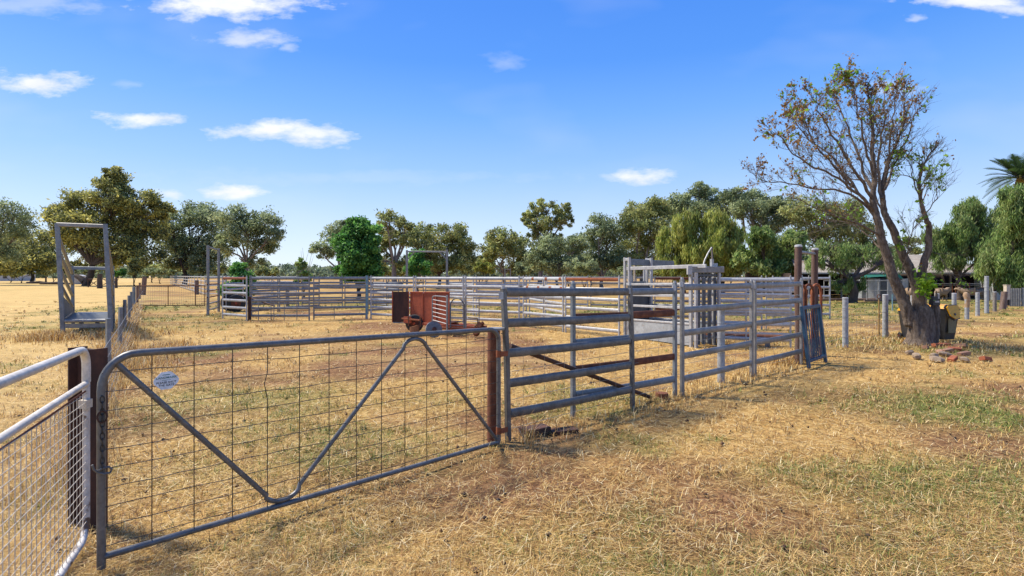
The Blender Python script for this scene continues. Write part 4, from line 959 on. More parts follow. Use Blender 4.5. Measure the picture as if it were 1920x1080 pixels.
tree('gum_tree','tall thin-crowned gum tree rising above the middle tree line',105,1012,[(1000,398,22,18),(1022,386,24,14),(1048,394,22,16),(1062,412,16,14),(1008,422,26,16),(1040,420,26,16),(1012,446,24,16),(1038,450,24,14),(990,410,14,16),(1022,470,24,14)],'gum',10,group=TB,per=70,dens=1.0,fork=.7,crad=.30)
tree('gum_tree','dense grey-green gum tree beneath the tall thin gum',64,1044,[(1030,462,32,20),(1062,478,36,22),(1010,486,26,20),(1082,456,24,18),(1045,498,40,14)],'gum_grey',11,group=TB,per=90,dens=1.2,fork=.25)
tree('gum_tree','grey gum tree at the left foot of the long tree belt',68,1128,[(1120,426,30,20),(1150,436,32,28),(1108,462,30,24),(1150,482,38,24),(1115,495,34,14)],'gum_grey',12,group=TB,per=90,dens=1.2,fork=.25)
tree('gum_tree','olive gum tree in the left half of the long tree belt',70,1205,[(1205,394,34,20),(1240,388,30,18),(1188,420,36,26),(1232,425,42,28),(1200,460,42,30),(1180,490,32,18)],'gum',13,group=TB,per=90,dens=1.2,fork=.3)
tree('gum_tree','highest gum tree at the crest of the long tree belt',78,1315,[(1312,356,28,14),(1288,376,32,18),(1340,372,30,18),(1262,394,28,18),(1320,398,44,24),(1370,385,28,20)],'gum_grey',14,group=TB,per=90,dens=1.2)
tree('gum_tree','gum tree at the right end of the belt crest',74,1415,[(1385,366,26,15),(1418,368,26,16),(1445,384,26,20),(1395,396,36,22),(1438,418,36,26),(1470,400,30,24)],'gum_grey',15,group=TB,per=90,dens=1.2)
tree('gum_tree','gum tree behind the top left of the bare tree',66,1545,[(1490,392,30,24),(1530,400,34,26),(1575,398,34,26),(1510,432,36,26),(1560,436,40,26),(1610,420,34,28),(1640,450,34,24),(1520,474,36,24),(1575,476,38,22),(1630,478,36,22),(1675,482,32,20),(1700,462,24,20)],'gum',16,group=TB,per=80)
tree('pepper_tree','yellow-green weeping pepper tree left half, behind the crush',47,1282,[(1285,418,36,26),(1262,452,34,32),(1300,462,36,36),(1268,494,38,20),(1310,500,34,16)],'pepper',17,per=120,hang=2.1,asp=5.0,droop=1.7,leaf=.075,group='weeping pepper trees',dens=1.25,crad=.34,bark='bark_dark')
tree('pepper_tree','yellow-green weeping pepper tree right half, behind the crush lever',46,1355,[(1340,410,34,24),(1372,430,28,30),(1345,455,34,34),(1375,475,30,28),(1350,500,40,16)],'pepper',18,per=120,hang=2.1,asp=5.0,droop=1.7,leaf=.075,group='weeping pepper trees',dens=1.25,crad=.34,bark='bark_dark')
tree('pepper_tree','fresh green bushy tree left of the tall timber posts',42,1432,[(1420,445,28,26),(1452,468,34,28),(1405,480,28,22),(1440,500,40,16),(1482,455,30,28),(1478,492,28,18)],'pepper_green',19,per=140,hang=1.0,asp=3.0,droop=1.0,leaf=.10,group='weeping pepper trees',dens=1.4,bark='bark_dark')
tree('pepper_tree','thin weeping pepper tree with dark forked trunk before the shed',33,1597,[(1560,462,44,22),(1622,470,40,22),(1530,486,22,18),(1590,490,40,14),(1660,482,40,20),(1600,528,26,12),(1575,530,22,12)],'pepper_green',20,per=85,hang=1.6,asp=4.0,droop=1.6,leaf=.05,group='weeping pepper trees',dens=1.1,bark='bark_dark',trunk=.26,fork=.55)
tree('pepper_tree','light green pepper tree over the shed roof, right of the bare tree',36,1800,[(1785,428,30,24),(1822,388,30,24),(1800,455,36,22),(1850,420,36,34),(1762,462,30,22),(1840,470,34,24),(1750,442,22,22),(1768,484,34,16)],'pepper_green',21,per=120,hang=1.5,asp=5.0,droop=1.6,leaf=.05,group='weeping pepper trees',dens=1.5,bark='bark_dark')
tree('pepper_tree','dense dark green pepper tree at the right edge under the palm',30,1895,[(1895,400,36,36),(1886,372,28,24),(1915,385,30,30),(1902,460,40,46),(1862,492,30,28),(1895,520,34,24),(1930,440,40,60)],'pepper_green',22,per=190,hang=1.5,asp=5.0,droop=1.5,leaf=.048,group='weeping pepper trees',dens=1.6,bark='bark_dark')
tree('green_tree','dense rounded bright green tree behind the yards',36,672,[(672,428,30,22),(690,442,26,26),(652,458,26,26),(700,470,20,28),(668,480,34,28),(645,505,20,18),(695,508,24,18),(668,518,32,12),(655,432,16,14)],'green',23,per=120,asp=1.5,droop=.3,leaf=.13,dens=1.5,bark='bark_dark',fork=.2)
tree('green_tree','small bright green tree under the middle tall frame',46,782,[(780,478,18,18),(790,500,20,16),(770,505,16,14)],'green',24,per=100,asp=1.5,leaf=.13,dens=1.3,bark='bark_dark',fork=.2)
tree('sapling','bright green sapling behind the left yard panels',33,447,[(442,502,16,14),(452,522,22,16),(440,540,24,16),(462,548,20,12)],'green',25,per=90,asp=1.6,leaf=.12,dens=1.3,bark='bark_dark',fork=.2)
tree('sapling','thin green sapling in the open sky gap with bare sticks above',40,570,[(564,496,12,12),(572,512,14,14),(566,530,14,10)],'pepper_green',26,per=70,asp=1.6,leaf=.12,bark='bark_dark',fork=.2)
mb = MB(); rq = random.Random(5)
ds = thing('dead_sapling','bare dead sticks rising above the thin sapling','dead tree',(wx(570,40.6),40.6,0))
for k in range(9):
    a = wp(568,525,40.6); b = wp(545+6.5*k+rq.uniform(-4,4), 462+abs(k-4)*5+rq.uniform(0,12), 40.6+rq.uniform(-.6,.6))
    mb.tube([a, a.lerp(b,.5)+Vector((rq.uniform(-.15,.15),0,0)), b], .02, 4, scales=[1.4,.8,.3])
mb.build('sticks', MAT['timber_grey'], ds)
BU = 'shrubs along the far tree line'
for i,(px,py,rx,ry,Y,pal,lb) in enumerate(((218,509,15,8,80,'green','bright green shrub below the tallest gum'),(252,498,12,20,82,'gum_brown','brown-green columnar shrub at the end of the lane'),(300,509,30,8,110,'gum_grey','low grey shrub mass beyond the lane end'),
        (500,508,26,10,100,'gum','low olive shrub behind the left yard panels'),(912,500,22,14,78,'pepper','yellow-green shrub left of the round gum'),(985,505,24,12,70,'gum_grey','grey shrub under the tall thin gum'),(735,508,30,12,75,'gum','olive shrub behind the pale forked trunk'),
        (1095,500,30,18,58,'gum_grey','grey-green shrub left of the orange top rail'),(1190,502,36,16,60,'gum_grey','dark shrub behind the crush posts'),(1240,510,30,10,55,'gum','olive shrub beneath the weeping trees'),(1500,505,30,18,50,'pepper_green','green shrub left of the shed roof'),(20,510,30,8,130,'gum','low shrub in front of the far house'))):
    tree('shrub',lb,Y,px,[(px-rx*.4,py,rx*.6,ry),(px+rx*.4,py+1,rx*.6,ry*.9),(px,py+3,rx*.7,ry*.7)],pal,60+i,per=80,cat='shrub',group=BU,bark='bark_dark',fork=.1,asp=1.6,dens=1.2)
OD2 = 'first second third fourth fifth sixth seventh eighth ninth tenth eleventh twelfth thirteenth fourteenth fifteenth sixteenth'.split()
for i, px in enumerate(range(700, 1480, 52)):
    q_ = random.Random(i+50); h_ = q_.uniform(12, 24) + (8 if px > 1050 else 0); px += q_.uniform(-12,12)
    tree('shrub', OD2[min(i,15)]+' dark understorey shrub from the left under the middle tree belt', q_.uniform(84,96), px, [(px-16,514-h_*.55,20,h_*.6),(px+16,514-h_*.5,20,h_*.55),(px,514-h_*.8,18,h_*.5)], ['gum','gum_grey'][i%2], 200+i, per=80, cat='shrub', group='understorey shrubs of the tree belt', bark='bark_dark', fork=.1, asp=1.6, dens=1.0)
for i, px in enumerate((-10, 40, 100, 145, 200, 285, 330, 385, 420)):
    q_ = random.Random(i+90); h_ = q_.uniform(12, 22)
    tree('shrub', OD2[i]+' dark shrub from the left behind the left group of gums', q_.uniform(118,135), px, [(px-18,514-h_*.55,22,h_*.6),(px+18,514-h_*.5,22,h_*.5),(px,514-h_*.8,18,h_*.45)], ['gum_brown','gum_grey','gum'][i%3], 240+i, per=70, cat='shrub', group='dark shrubs behind the left gums', bark='bark_dark', fork=.1, asp=1.6, dens=1.0)
# far wood on the horizon, one mass
rg = np.random.RandomState(9); m = 1900
xx = rg.uniform(-420,420,m); yy = rg.uniform(330,420,m); zz = rg.uniform(.0,1,m)**.8*(3.5+9.5*fbm(xx,yy*0,40,3,3)); 
cl = np.stack([xx,yy,zz],1); V,Fq,c = crown(rg, cl, np.full(m,3.0), 24, 1.6, 1.6, .2, 'far')
V[:,2] = np.maximum(V[:,2],0)
tag(quick('far_wood', V, Fq, MAT['leaf'], None, None, c), 'low dark line of far woodland on the horizon', 'woodland', kind='stuff')

# palm at the right edge
Yp = 44; pb = Vector((wx(1912,Yp),Yp,0)); pz = wz(335,Yp); pc = pb+Vector((0,0,pz)); rg = np.random.RandomState(77)
palm = thing('palm_tree','date palm crown showing above the trees at the right edge','palm',pb)
MB().tube([pb+Vector((0,0,-.2)), pb+Vector((.1,0,pz*.5)), pc+Vector((0,0,-.4))], .33, 12, scales=[1.2,1,1.1]).build('trunk', MAT['bark_dark'], palm)
MB().tube([pc+Vector((0,0,-1.0)), pc+Vector((0,0,-.3)), pc+Vector((0,0,.25))], .30, 12, scales=[.7,1,.4]).build('crown_heart', simple('palm_fruit', (.42,.25,.03), (.5,.32,.06), 6, .8), palm)
gpal = np.array([(.045,.085,.022),(.07,.12,.03),(.03,.06,.018)])
for k in range(54):
    az = rg.uniform(0,2*math.pi); el = rg.uniform(-.5,1.25); L = rg.uniform(2.5,3.5)
    d = np.array((math.cos(az)*math.cos(el), math.sin(az)*math.cos(el), math.sin(el))); S = np.linspace(0,1,26)
    path = np.array(pc) + d[None]*(S*L)[:,None]; path[:,2] -= (S**2)*L*.42*math.cos(el)
    V, Fq, cc = [], [], []
    side = np.cross(d,(0,0,1)); side /= np.linalg.norm(side)+1e-6
    for j in range(3,26):
        t = path[min(j+1,25)]-path[j-1]; t /= np.linalg.norm(t)
        for s in (-1,1):
            ll = .55*math.sin(math.pi*min(1,.12+S[j]*.9))+.12
            tip = path[j] + (side*s*.75 + t*.75 + np.array((0,0,.12)))*ll; w = t*.05; o_ = len(V)
            V += [path[j]-w, path[j]+w, tip+w*.2, tip-w*.2]; Fq.append((o_,o_+1,o_+2,o_+3)); cc.append(gpal[rg.randint(3)])
    fo = quick('frond', np.array(V), np.array(Fq), MAT['leaf'], palm, pb, np.array(cc))
    MB().tube([Vector(q) for q in path[::5]], .03, 4, scales=[1,.8,.7,.5,.35,.2][:len(path[::5])]).build('frond_rib', MAT['bark_dark'], fo).location = (0,0,0)
    rib = fo.children[0]; rib.data.transform(Matrix.Translation(-pb))

# ------------------------------------------------------------------ bare tree at the right
YT = 12.9; tb = Vector((wx(1727,YT),YT,0)); rg = np.random.RandomState(12); rt = random.Random(8)
bt = thing('bare_tree','nearly bare many-stemmed tree with brown dead leaves and few green ones','tree',tb)
z6 = lambda x_,y_,dY=0.0: wp(1380+x_*.4259, 100+(y_ if y_ > 300 else 300-(300-y_)*.76)*.4259, YT+dY)
S = [  # main stems as (photo polyline, depth offset at the end, base radius, tip radius)
 ([(770,1205),(745,1110),(690,975),(660,880),(628,770),(612,700),(604,630),(612,560),(602,450),(606,350),(590,250),(584,150),(578,80)], .2, .15,.012),
 ([(800,1150),(800,1060),(770,960),(730,880),(690,780),(660,715),(645,640),(650,560),(668,490),(695,430),(722,350),(738,262),(735,150)], .5, .14,.010),
 ([(815,1160),(815,1060),(822,940),(846,850),(852,770),(832,720),(815,650),(805,570),(828,490),(862,430)], -.3, .12,.014),
 ([(606,650),(560,575),(500,480),(440,385),(395,300),(355,200),(330,160)], -.9, .055,.007),
 ([(612,700),(560,640),(500,590),(430,535),(340,500),(255,440),(200,375),(165,350)], -1.2, .055,.006),
 ([(618,735),(560,660),(470,605),(350,597),(235,572),(130,562),(55,520)], .6, .05,.005),
 ([(632,800),(580,770),(520,745),(440,715),(370,690),(300,650),(240,640)], -1.6, .04,.005),
 ([(604,600),(560,520),(520,400),(480,290),(450,180),(430,110)], 1.2, .05,.007),
 ([(608,540),(575,450),(555,330),(535,220),(520,120),(500,70)], -.6, .045,.006),
 ([(645,640),(625,520),(632,400),(650,280),(655,170),(650,90)], 1.3, .05,.007),
 ([(655,600),(690,500),(730,420),(770,330),(800,230),(820,170)], .9, .04,.005),
 ([(670,480),(680,380),(690,280),(700,180),(705,110)], -.8, .035,.005),
 ([(560,640),(480,530),(400,440),(320,380),(260,300),(235,250)], 1.5, .045,.006),
 ([(520,590),(430,500),(350,400),(300,290),(290,190)], .3, .04,.005),
 ([(690,780),(640,690),(600,600),(560,560),(480,540),(400,450)], 1.8, .04,.006),
 ([(735,960),(750,870),(770,800),(792,725)], -.4, .022,.006),
 ([(640,860),(600,820),(540,770),(470,740),(400,730)], 1.0, .03,.005),
 ([(815,650),(790,560),(770,500),(760,440)], .5, .025,.004),
 ([(830,720),(870,660),(890,600),(905,520)], -.5, .018,.004),
 ([(805,570),(760,540),(720,540),(690,590)], .7, .02,.004),
 ([(845,870),(880,880),(905,900),(940,980)], -.6, .014,.004)]
tips = []; mbT, mbB, mbW = MB(), MB(), MB()
def spline(pts, k=3):
    out = []
    for i in range(len(pts)-1):
        p0,p1,p2,p3 = pts[max(i-1,0)],pts[i],pts[i+1],pts[min(i+2,len(pts)-1)]
        for j in range(k):
            t = j/k; out.append(.5*((2*p1)+(p2-p0)*t+(2*p0-5*p1+4*p2-p3)*t*t+(3*p1-p0-3*p2+p3)*t**3))
    return out+[pts[-1]]
def child(p, d, L, r, lev):
    n_ = 5 if lev < 2 else 3
    pts = [p]; dd = d.copy()
    for i in range(n_):
        dd = (dd + Vector((rt.gauss(0,.16),rt.gauss(0,.16),rt.gauss(.05,.12)))).normalized(); pts.append(pts[-1]+dd*(L/n_))
    (mbB if lev == 1 else mbW).tube(pts, r, 5 if lev == 1 else 3, scales=[1-.75*i/n_ for i in range(n_+1)])
    if lev >= 3: tips.append((pts[-1], dd)); tips.append((pts[1], dd)); return
    k = {1:5, 2:4}[lev]
    for j in range(k):
        t = rt.uniform(.25,1.0); i = min(int(t*n_), n_-1); q = pts[i].lerp(pts[i+1], t*n_-i)
        ax = Vector((rt.gauss(0,1),rt.gauss(0,1),rt.gauss(0,1))).cross(dd).normalized()
        nd = (dd*math.cos(.6)+ax*math.sin(.6)*rt.uniform(.6,1.2)+Vector((0,0,.12))).normalized()
        child(q, nd, L*rt.uniform(.42,.68), max(r*.5,.0035), lev+1)
    tips.append((pts[-1], dd))
for si,(pl,dy,r0,r1) in enumerate(S):
    m = len(pl)
    pts = spline([z6(x_,y_, (dy*(i/(m-1))**1.3) if si < 3 else (S[0][1]*.4 + (dy-.1)*(i/(m-1)))) for i,(x_,y_) in enumerate(pl)])
    L = sum((b-a).length for a,b in zip(pts,pts[1:])); nP = len(pts)
    wob = [Vector((rt.gauss(0,1),rt.gauss(0,1),rt.gauss(0,.5)))*(.012 if si < 3 else .02) for _ in pts]
    pts = [p+w_ if 0 < i < nP-1 else p for i,(p,w_) in enumerate(zip(pts,wob))]
    if si >= 3: r0 *= .82
    prof = circ(r0, 12 if si < 3 else 7)
    (mbT if si < 3 else mbB).sweep(pts, prof, scales=[(1-(1-r1/r0)*(i/(nP-1))**.75) for i in range(nP)])
    kids = int(L*(8.0 if si >= 3 else 6.0))
    for j in range(kids):
        t = rt.uniform(.52 if si < 3 else .22, 1.0)
        if si == 2: t = rt.uniform(.6,1)
        f = t*(nP-1); i = min(int(f), nP-2); q = pts[i].lerp(pts[i+1], f-i); d = (pts[i+1]-pts[i]).normalized()
        ax = Vector((rt.gauss(0,1),rt.gauss(0,1),rt.gauss(0,1))).cross(d).normalized(); an = rt.uniform(.35,.85)
        nd = (d*math.cos(an)+ax*math.sin(an)+Vector((0,0,.18))).normalized()
        child(q, nd, rt.uniform(.45,1.05)*(1.15-.75*t), max(r0*.22*(1.2-t),.006) if si >= 3 else .011, 1 if rt.random() < .62 else 2)
# gnarled base: bulging bole, burls and cut stubs
bole = [(-.05,.00,-.12,.42),(-.03,0,.02,.32),(-.02,0,.16,.275),(.0,0,.42,.25),(.02,0,.68,.24),(.02,0,.88,.19),(.03,0,1.0,.10)]
mbT.sweep([tb+Vector((a,b,c)) for a,b,c,_ in bole], circ(1,16), scales=[q[3] for q in bole])
for (a,b,c,r_,h_,lx) in ((.24,-.04,-.05,.125,1.10,.10),(.13,-.12,-.05,.10,.92,.02),(-.15,-.08,-.1,.125,.95,-.10),(.0,-.16,-.1,.10,.55,.0)):
    q = tb+Vector((a,b,c)); mbT.sweep([q, q+Vector((rt.uniform(-.02,.02)+lx*.3,0,h_*.35)), q+Vector((lx*.7,.01,h_*.75)), q+Vector((lx,.02,h_))], circ(r_,12), scales=[1.1,1.0,.85,.62])
mbT.tube([tb+Vector((.34,0,.85)), tb+Vector((.42,.05,1.12)), tb+Vector((.40,.05,1.30))], .035, 7, scales=[1.5,1,.5])
tk = mbT.build('trunk', MAT['bark'], bt, 80)
tex = bpy.data.textures.new('bark_lumps', 'CLOUDS'); tex.noise_scale = .045; tex.noise_depth = 4
for md, lv, st in (('SUBSURF',2,0),('DISPLACE',0,.05)):
    m_ = tk.modifiers.new(md.lower(), md)
    if md == 'SUBSURF': m_.levels = m_.render_levels = 2
    else: m_.texture = tex; m_.strength = st; m_.mid_level = .5; m_.texture_coords = 'LOCAL'
mbB.build('branches', MAT['bark'], bt, 80); mbW.build('twigs', MAT['twig'], bt, 0)
tp = np.array([q[0] for q in tips]); 
upx = 960+F*tp[:,0]/tp[:,1]; upy = HOR-F*(tp[:,2]-EYE)/tp[:,1]
# dead leaves hang on the upper and left crown, green shoots on tips top left and on the right stem
pb_ = .08 + .62*np.clip((330-upy)/150,0,1)*np.clip((1740-upx)/60,0,1) + .45*np.clip((1560-upx)/90,0,1)
pg_ = .04 + .30*np.clip((230-upy)/60,0,1)*np.clip((1640-upx)/80,0,1) + .22*((upx>1670)&(upy>280)) + .22*((upx<1640)&(upx>1490)&(upy>380))
def bunch(mask, per, spread, size, pal, asp, droop, name):
    q = tp[mask]; ci = np.repeat(np.arange(len(q)), per); C = q[ci]+rg.normal(0,spread,(len(ci),3))
    c = np.array(pal)[rg.randint(0,len(pal),len(ci))]*rg.uniform(.75,1.25,(len(ci),1))
    V,Fq,c = leaf_quads(rg, C, size, asp, droop, c); return quick(name, V, Fq, MAT['leaf'], bt, tb, c)
bunch(rg.rand(len(tp)) < pb_*.26, 3, .030, .046, [(.24,.11,.03),(.34,.19,.05),(.17,.08,.03),(.36,.26,.08)], 1.3, .6, 'dead_leaves')
bunch(rg.rand(len(tp)) < pg_*.20, 5, .045, .058, [(.16,.30,.02),(.24,.40,.03),(.30,.44,.05),(.11,.22,.02)], 1.4, .2, 'green_leaves')
q = z6(835,1020,-.35); C = np.array(q)+rg.normal(0,1,(150,3))*np.array((.09,.08,.13))
V,Fq,c = leaf_quads(rg, C, .075, 1.5, .4, np.array([(.24,.42,.02),(.32,.50,.04),(.18,.32,.02)])[rg.randint(0,3,150)]); tag(quick('trunk_shoots', V, Fq, MAT['leaf'], bt, tb, c), kind='stuff')

# ------------------------------------------------------------------ wheeled bins behind the tree, bricks at its foot
def bin_(base, rz, label, sc_=1.0):
    o = thing('wheelie_bin', label, 'bin', base); Mr = Matrix.Rotation(rz,3,'Z')
    def T(x_,y_,z_): return tuple(Vector(base)+Mr@Vector((x_*sc_,y_*sc_,z_*sc_)))
    v_ = []
    for z_,w_,d_ in ((.06,.20,.20),(.80,.27,.28),(.86,.29,.30)):
        v_ += [T(-w_,-d_,z_),T(w_,-d_,z_),T(w_,d_,z_),T(-w_,d_,z_)]
    f_ = [(3,2,1,0),(8,9,10,11)]+[(4*k+j,4*k+(j+1)%4,4*k+4+(j+1)%4,4*k+4+j) for k in (0,1) for j in range(4)]
    body = make('body', v_, f_, MAT['plastic_black'], o, 30)
    MB().box(T(0,-.262,.45), (.30*sc_,.012,.42*sc_), Mr).build('label_panel', MAT['plastic_olive'], body)
    lid = [T(-.30,-.31,.865),T(.30,-.31,.865),T(.30,.31,.865),T(-.30,.31,.865),T(-.26,-.24,.95),T(.26,-.24,.95),T(.26,.22,.97),T(-.26,.22,.97)]
    lo = make('lid', lid, [(3,2,1,0),(4,5,6,7),(0,1,5,4),(1,2,6,5),(2,3,7,6),(3,0,4,7)], MAT['plastic_yellow'], o, 30)
    MB().tube([T(-.22,.33,.93),T(.22,.33,.93)], .018, 8).build('handle', MAT['plastic_black'], o)
    for s in (-1,1): wheel(Vector(T(s*.25,.24,.10)), Mr@Vector((1,0,0)), .10*sc_, .05, 'wheel', par=o)
    return o
b1 = Vector((wx(1764,13.5),13.5,0)); bin1 = bin_(b1, .35, 'black wheeled bin with flipped yellow lid right of the bare tree', .96)
# flipped lid hanging at its front, with dark rim and handle
fl_ = b1+Vector((-.02,-.36,.74)); Mr = Matrix.Rotation(.25,3,'Z') @ Matrix.Rotation(-.25,3,'X')
for r_,d_,mt,nm in ((1.0,.0,'plastic_black','lid_rim'),(.86,-.035,'plastic_yellow','lid_flap')):
    pr = [(-.20,.14),(-.13,.20),(.22,.20),(.25,.12),(.19,-.16),(.02,-.20),(-.14,-.10)]
    vv = [tuple(fl_+Mr@Vector((a*r_,d_-.014,b*r_))) for a,b in pr]+[tuple(fl_+Mr@Vector((a*r_,d_+.014,b*r_))) for a,b in pr]; k_ = len(pr)
    make(nm, vv, [tuple(range(k_-1,-1,-1)), tuple(range(k_,2*k_))]+[(j,(j+1)%k_,k_+(j+1)%k_,k_+j) for j in range(k_)], MAT[mt], bin1, 30)
MB().tube([fl_+Mr@Vector((.02,-.06,-.05)), fl_+Mr@Vector((.02,-.03,-.05))], .03, 10).build('lid_knob', MAT['plastic_black'], bin1)
sd = thing('garden_blower','black handled tool with shaft leaning upright on the trunk','tool',gp(1756,646))
q = gp(1756,646); MB().tube([q, q+Vector((.01,.05,.98))], .028, 10).build('shaft', MAT['plastic_black'], sd)
MB().box(q+Vector((-.01,.05,1.02)), (.17,.13,.16)).build('motor_housing', MAT['plastic_black'], sd); MB().box(q+Vector((-.01,-.02,1.03)), (.10,.03,.04)).build('badge', MAT['galv_light'], sd); MB().box(q+Vector((-.02,.05,1.12)), (.11,.10,.06)).build('housing_top', MAT['plastic_black'], sd)
b2 = Vector((wx(1712,13.7),13.7,0)); bin_(b2, -.25, 'black bin with yellow lid almost hidden behind the bare tree trunk', .86)
MB_ = MB().tube([gp(1697,640), gp(1699,632)+Vector((0,0,.1)), gp(1703,634)+Vector((0,0,.3))], .018, 6).build('yellow_strap', MAT['plastic_yellow']); tag(MB_, 'short yellow strap at the left foot of the bare tree', 'strap')
rb = random.Random(21); BR = 'rubble bricks at the foot of the bare tree'
bl = [(1757,650,'brick',.3,'orange-red brick against the black bin'),(1771,649,'brick',-.1,'second orange-red brick beneath the bin'),(1735,654,'brick_pale',.8,'pale orange brick chip right under the trunk'),(1790,657,'brick',-.5,'large dull red brick right of the bin'),
      (1776,660,'brick_pale',.2,'pale broken brick left of the dull red brick'),(1762,663,'brick_pale',1.0,'pale brick half buried in straw'),(1786,676,'brick',.6,'red brick lying alone in the front straw'),(1773,668,'stone',-.3,'pale flat stone between the bricks'),
      (1807,666,'brick_pale',.1,'tan brick at the right of the rubble'),(1848,676,'brick',.4,'small red brick fragment farthest right'),(1808,678,'stone',.9,'pale stone right of the front red brick'),(1752,672,'stone',.2,'pale stone in front of the trunk'),(1757,678,'stone',-.7,'small pale stone nearest the camera'),
      (1706,664,'stone',.5,'large whitish stone left of the trunk'),(1718,672,'stone',1.1,'small tan stone beside the whitish stone'),(1800,651,'brick_pale',-.8,'mortar-covered brick behind the dull red one')]
for px,py,mt,rz,lb in bl:
    q = gp(px,py); s_ = (.23,.11,.076) if mt != 'stone' else (rb.uniform(.16,.26),rb.uniform(.11,.17),rb.uniform(.08,.14))
    Mr = Matrix.Rotation(rz,3,'Z') @ Matrix.Rotation(rb.uniform(-.35,.35),3,'X') @ Matrix.Rotation(rb.uniform(-.25,.25),3,'Y')
    prof = rect(s_[1],s_[2],.008) if mt != 'stone' else [(a*(1+rb.uniform(-.2,.15)),b*(1+rb.uniform(-.2,.15))) for a,b in rect(s_[1],s_[2],.035)]
    mb = MB(); L = s_[0]/2; ps = [Mr@Vector((t*L,0,0)) for t in ((-1,-.93,.93,1) if mt != 'stone' else (-1,-.6,.5,1))]
    mb.sweep([q+Vector((0,0,s_[2]*.42))+p for p in ps], prof, up=tuple(Mr@Vector((0,0,1))), scales=[.9,1,1,.88] if mt != 'stone' else [.55,1,.95,.4])
    tag(mb.build('brick' if mt != 'stone' else 'stone', MAT[mt], None, 30), lb, 'brick' if mt != 'stone' else 'stone', BR)

# ------------------------------------------------------------------ sheep shed
YS = 38.0; sx0, sx1 = wx(1502,YS), wx(1858,YS); ez, rz_ = wz(511,YS), wz(478,YS+5)
sh = thing('sheep_shed','long open-fronted sheep shed with low old tin roof','shed',(sx0,YS,0))
def corr(a, b, c, d, nn, amp):          # corrugated sheet: a-b along the eave, d-c along the ridge
    v_, f_ = [], []; a,b,c,d = map(Vector,(a,b,c,d)); nv = (b-a).cross(d-a).normalized()
    for k in range(nn+1):
        t = k/nn; o_ = nv*amp*math.cos(k*math.pi); v_ += [tuple(a.lerp(b,t)+o_), tuple(d.lerp(c,t)+o_), tuple(a.lerp(b,t)+o_-nv*.02), tuple(d.lerp(c,t)+o_-nv*.02)]
    for k in range(nn): i = 4*k; f_ += [(i,i+4,i+5,i+1),(i+2,i+3,i+7,i+6)]
    return v_, f_
ns = 9
for k in range(ns):
    x0_, x1_ = sx0-.6+(sx1-sx0+1.2)*k/ns, sx0-.6+(sx1-sx0+1.2)*(k+1)/ns-.01
    r0_, r1_ = max(x0_, sx0+1.6), min(max(x1_, sx0+1.9), sx1-.9)
    if r0_ >= r1_: r0_ = r1_-.25
    v_, f_ = corr((x0_,YS-.5,ez),(x1_,YS-.5,ez),(r1_ if k < ns-1 else sx1-1.2,YS+4.6,rz_),(r0_,YS+4.6,rz_),36,.018); make('roof_sheet', v_, f_, MAT['roof'], sh, 0)
v_, f_ = corr((sx1-.2,YS+9.5,ez),(sx0+.2,YS+9.5,ez),(sx0+1.6,YS+4.7,rz_),(sx1-1.2,YS+4.7,rz_),120,.018); make('rear_roof', v_, f_, MAT['roof'], sh, 0)
MB().beam((sx0-.6,YS-.52,ez-.05),(sx1+.6,YS-.52,ez-.05), .05, .11).build('gutter', MAT['galv_light'], sh)
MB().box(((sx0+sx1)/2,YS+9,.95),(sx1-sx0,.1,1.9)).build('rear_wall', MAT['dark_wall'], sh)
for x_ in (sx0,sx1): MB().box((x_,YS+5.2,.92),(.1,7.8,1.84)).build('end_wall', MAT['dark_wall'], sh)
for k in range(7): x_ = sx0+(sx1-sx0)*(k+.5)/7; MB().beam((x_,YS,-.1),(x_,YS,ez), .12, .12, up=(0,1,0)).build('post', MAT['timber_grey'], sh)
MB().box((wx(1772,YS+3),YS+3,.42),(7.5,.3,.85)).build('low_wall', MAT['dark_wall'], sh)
yr = thing('sheep_pen_rails','thin rusty pipe rails of the sheep pen before the shed','pen rails',(wx(1745,36.5),36.5,0))
for x_ in (1688,1745,1768,1786,1792,1818,1842,1855): MB().tube([(wx(x_,36.5),36.5,-.05),(wx(x_,36.5),36.5,1.15)], .03, 6).build('upright', MAT['rust'], yr)
for z in (1.10,1.0): MB().tube([(wx(1745,36.5),36.5,z),(wx(1855,36.5),36.5,z)], .022, 6).build('rail', MAT['galv'], yr)
tk_ = thing('tin_pen','round grey sheet-iron pen with green shade cloth above','tin pen',(wx(1648,36),36,0))
for k in range(16):
    a0 = math.pi+math.pi*k/16; a1 = math.pi+math.pi*(k+.96)/16; c_ = Vector((wx(1650,36.5),36.8,0)); r_ = 1.9
    v_ = []
    for a in (a0,a1):
        for z in (.08,1.45): v_.append(tuple(c_+Vector((r_*math.cos(a),r_*.8*math.sin(a),z))))
    v_ += [tuple(Vector(q)+Vector((0,.02,0))) for q in v_]
    make('iron_sheet', v_, [(0,2,3,1),(5,7,6,4),(1,3,7,5),(4,6,2,0),(0,1,5,4),(3,2,6,7)], MAT['sheet'] if k%3 else MAT['sheet_dark'], tk_, 30)
gc_ = [(wx(1605,36),35.9,1.72),(wx(1675,36),35.4,1.74),(wx(1680,36),35.3,1.45),(wx(1655,36),35.3,1.47),(wx(1640,36),35.3,1.60),(wx(1604,36),35.6,1.50)]
make('shade_cloth', gc_+[(a,b+.02,c) for a,b,c in gc_], [(0,1,2,3,4,5),(11,10,9,8,7,6)]+[(j,6+j,6+(j+1)%6,(j+1)%6) for j in range(6)], MAT['green_cloth'], tk_, 0)
cg = thing('wire_cage','light wire mesh pen frame around the pepper tree trunk','wire pen',(wx(1545,34.5),34.5,0))
for px in (1545,1555,1625,1647,1665): MB().tube([(wx(px,34.5),34.5,-.05),(wx(px,34.5),34.5,1.35)], .022, 6).build('upright', MAT['galv_light'], cg)
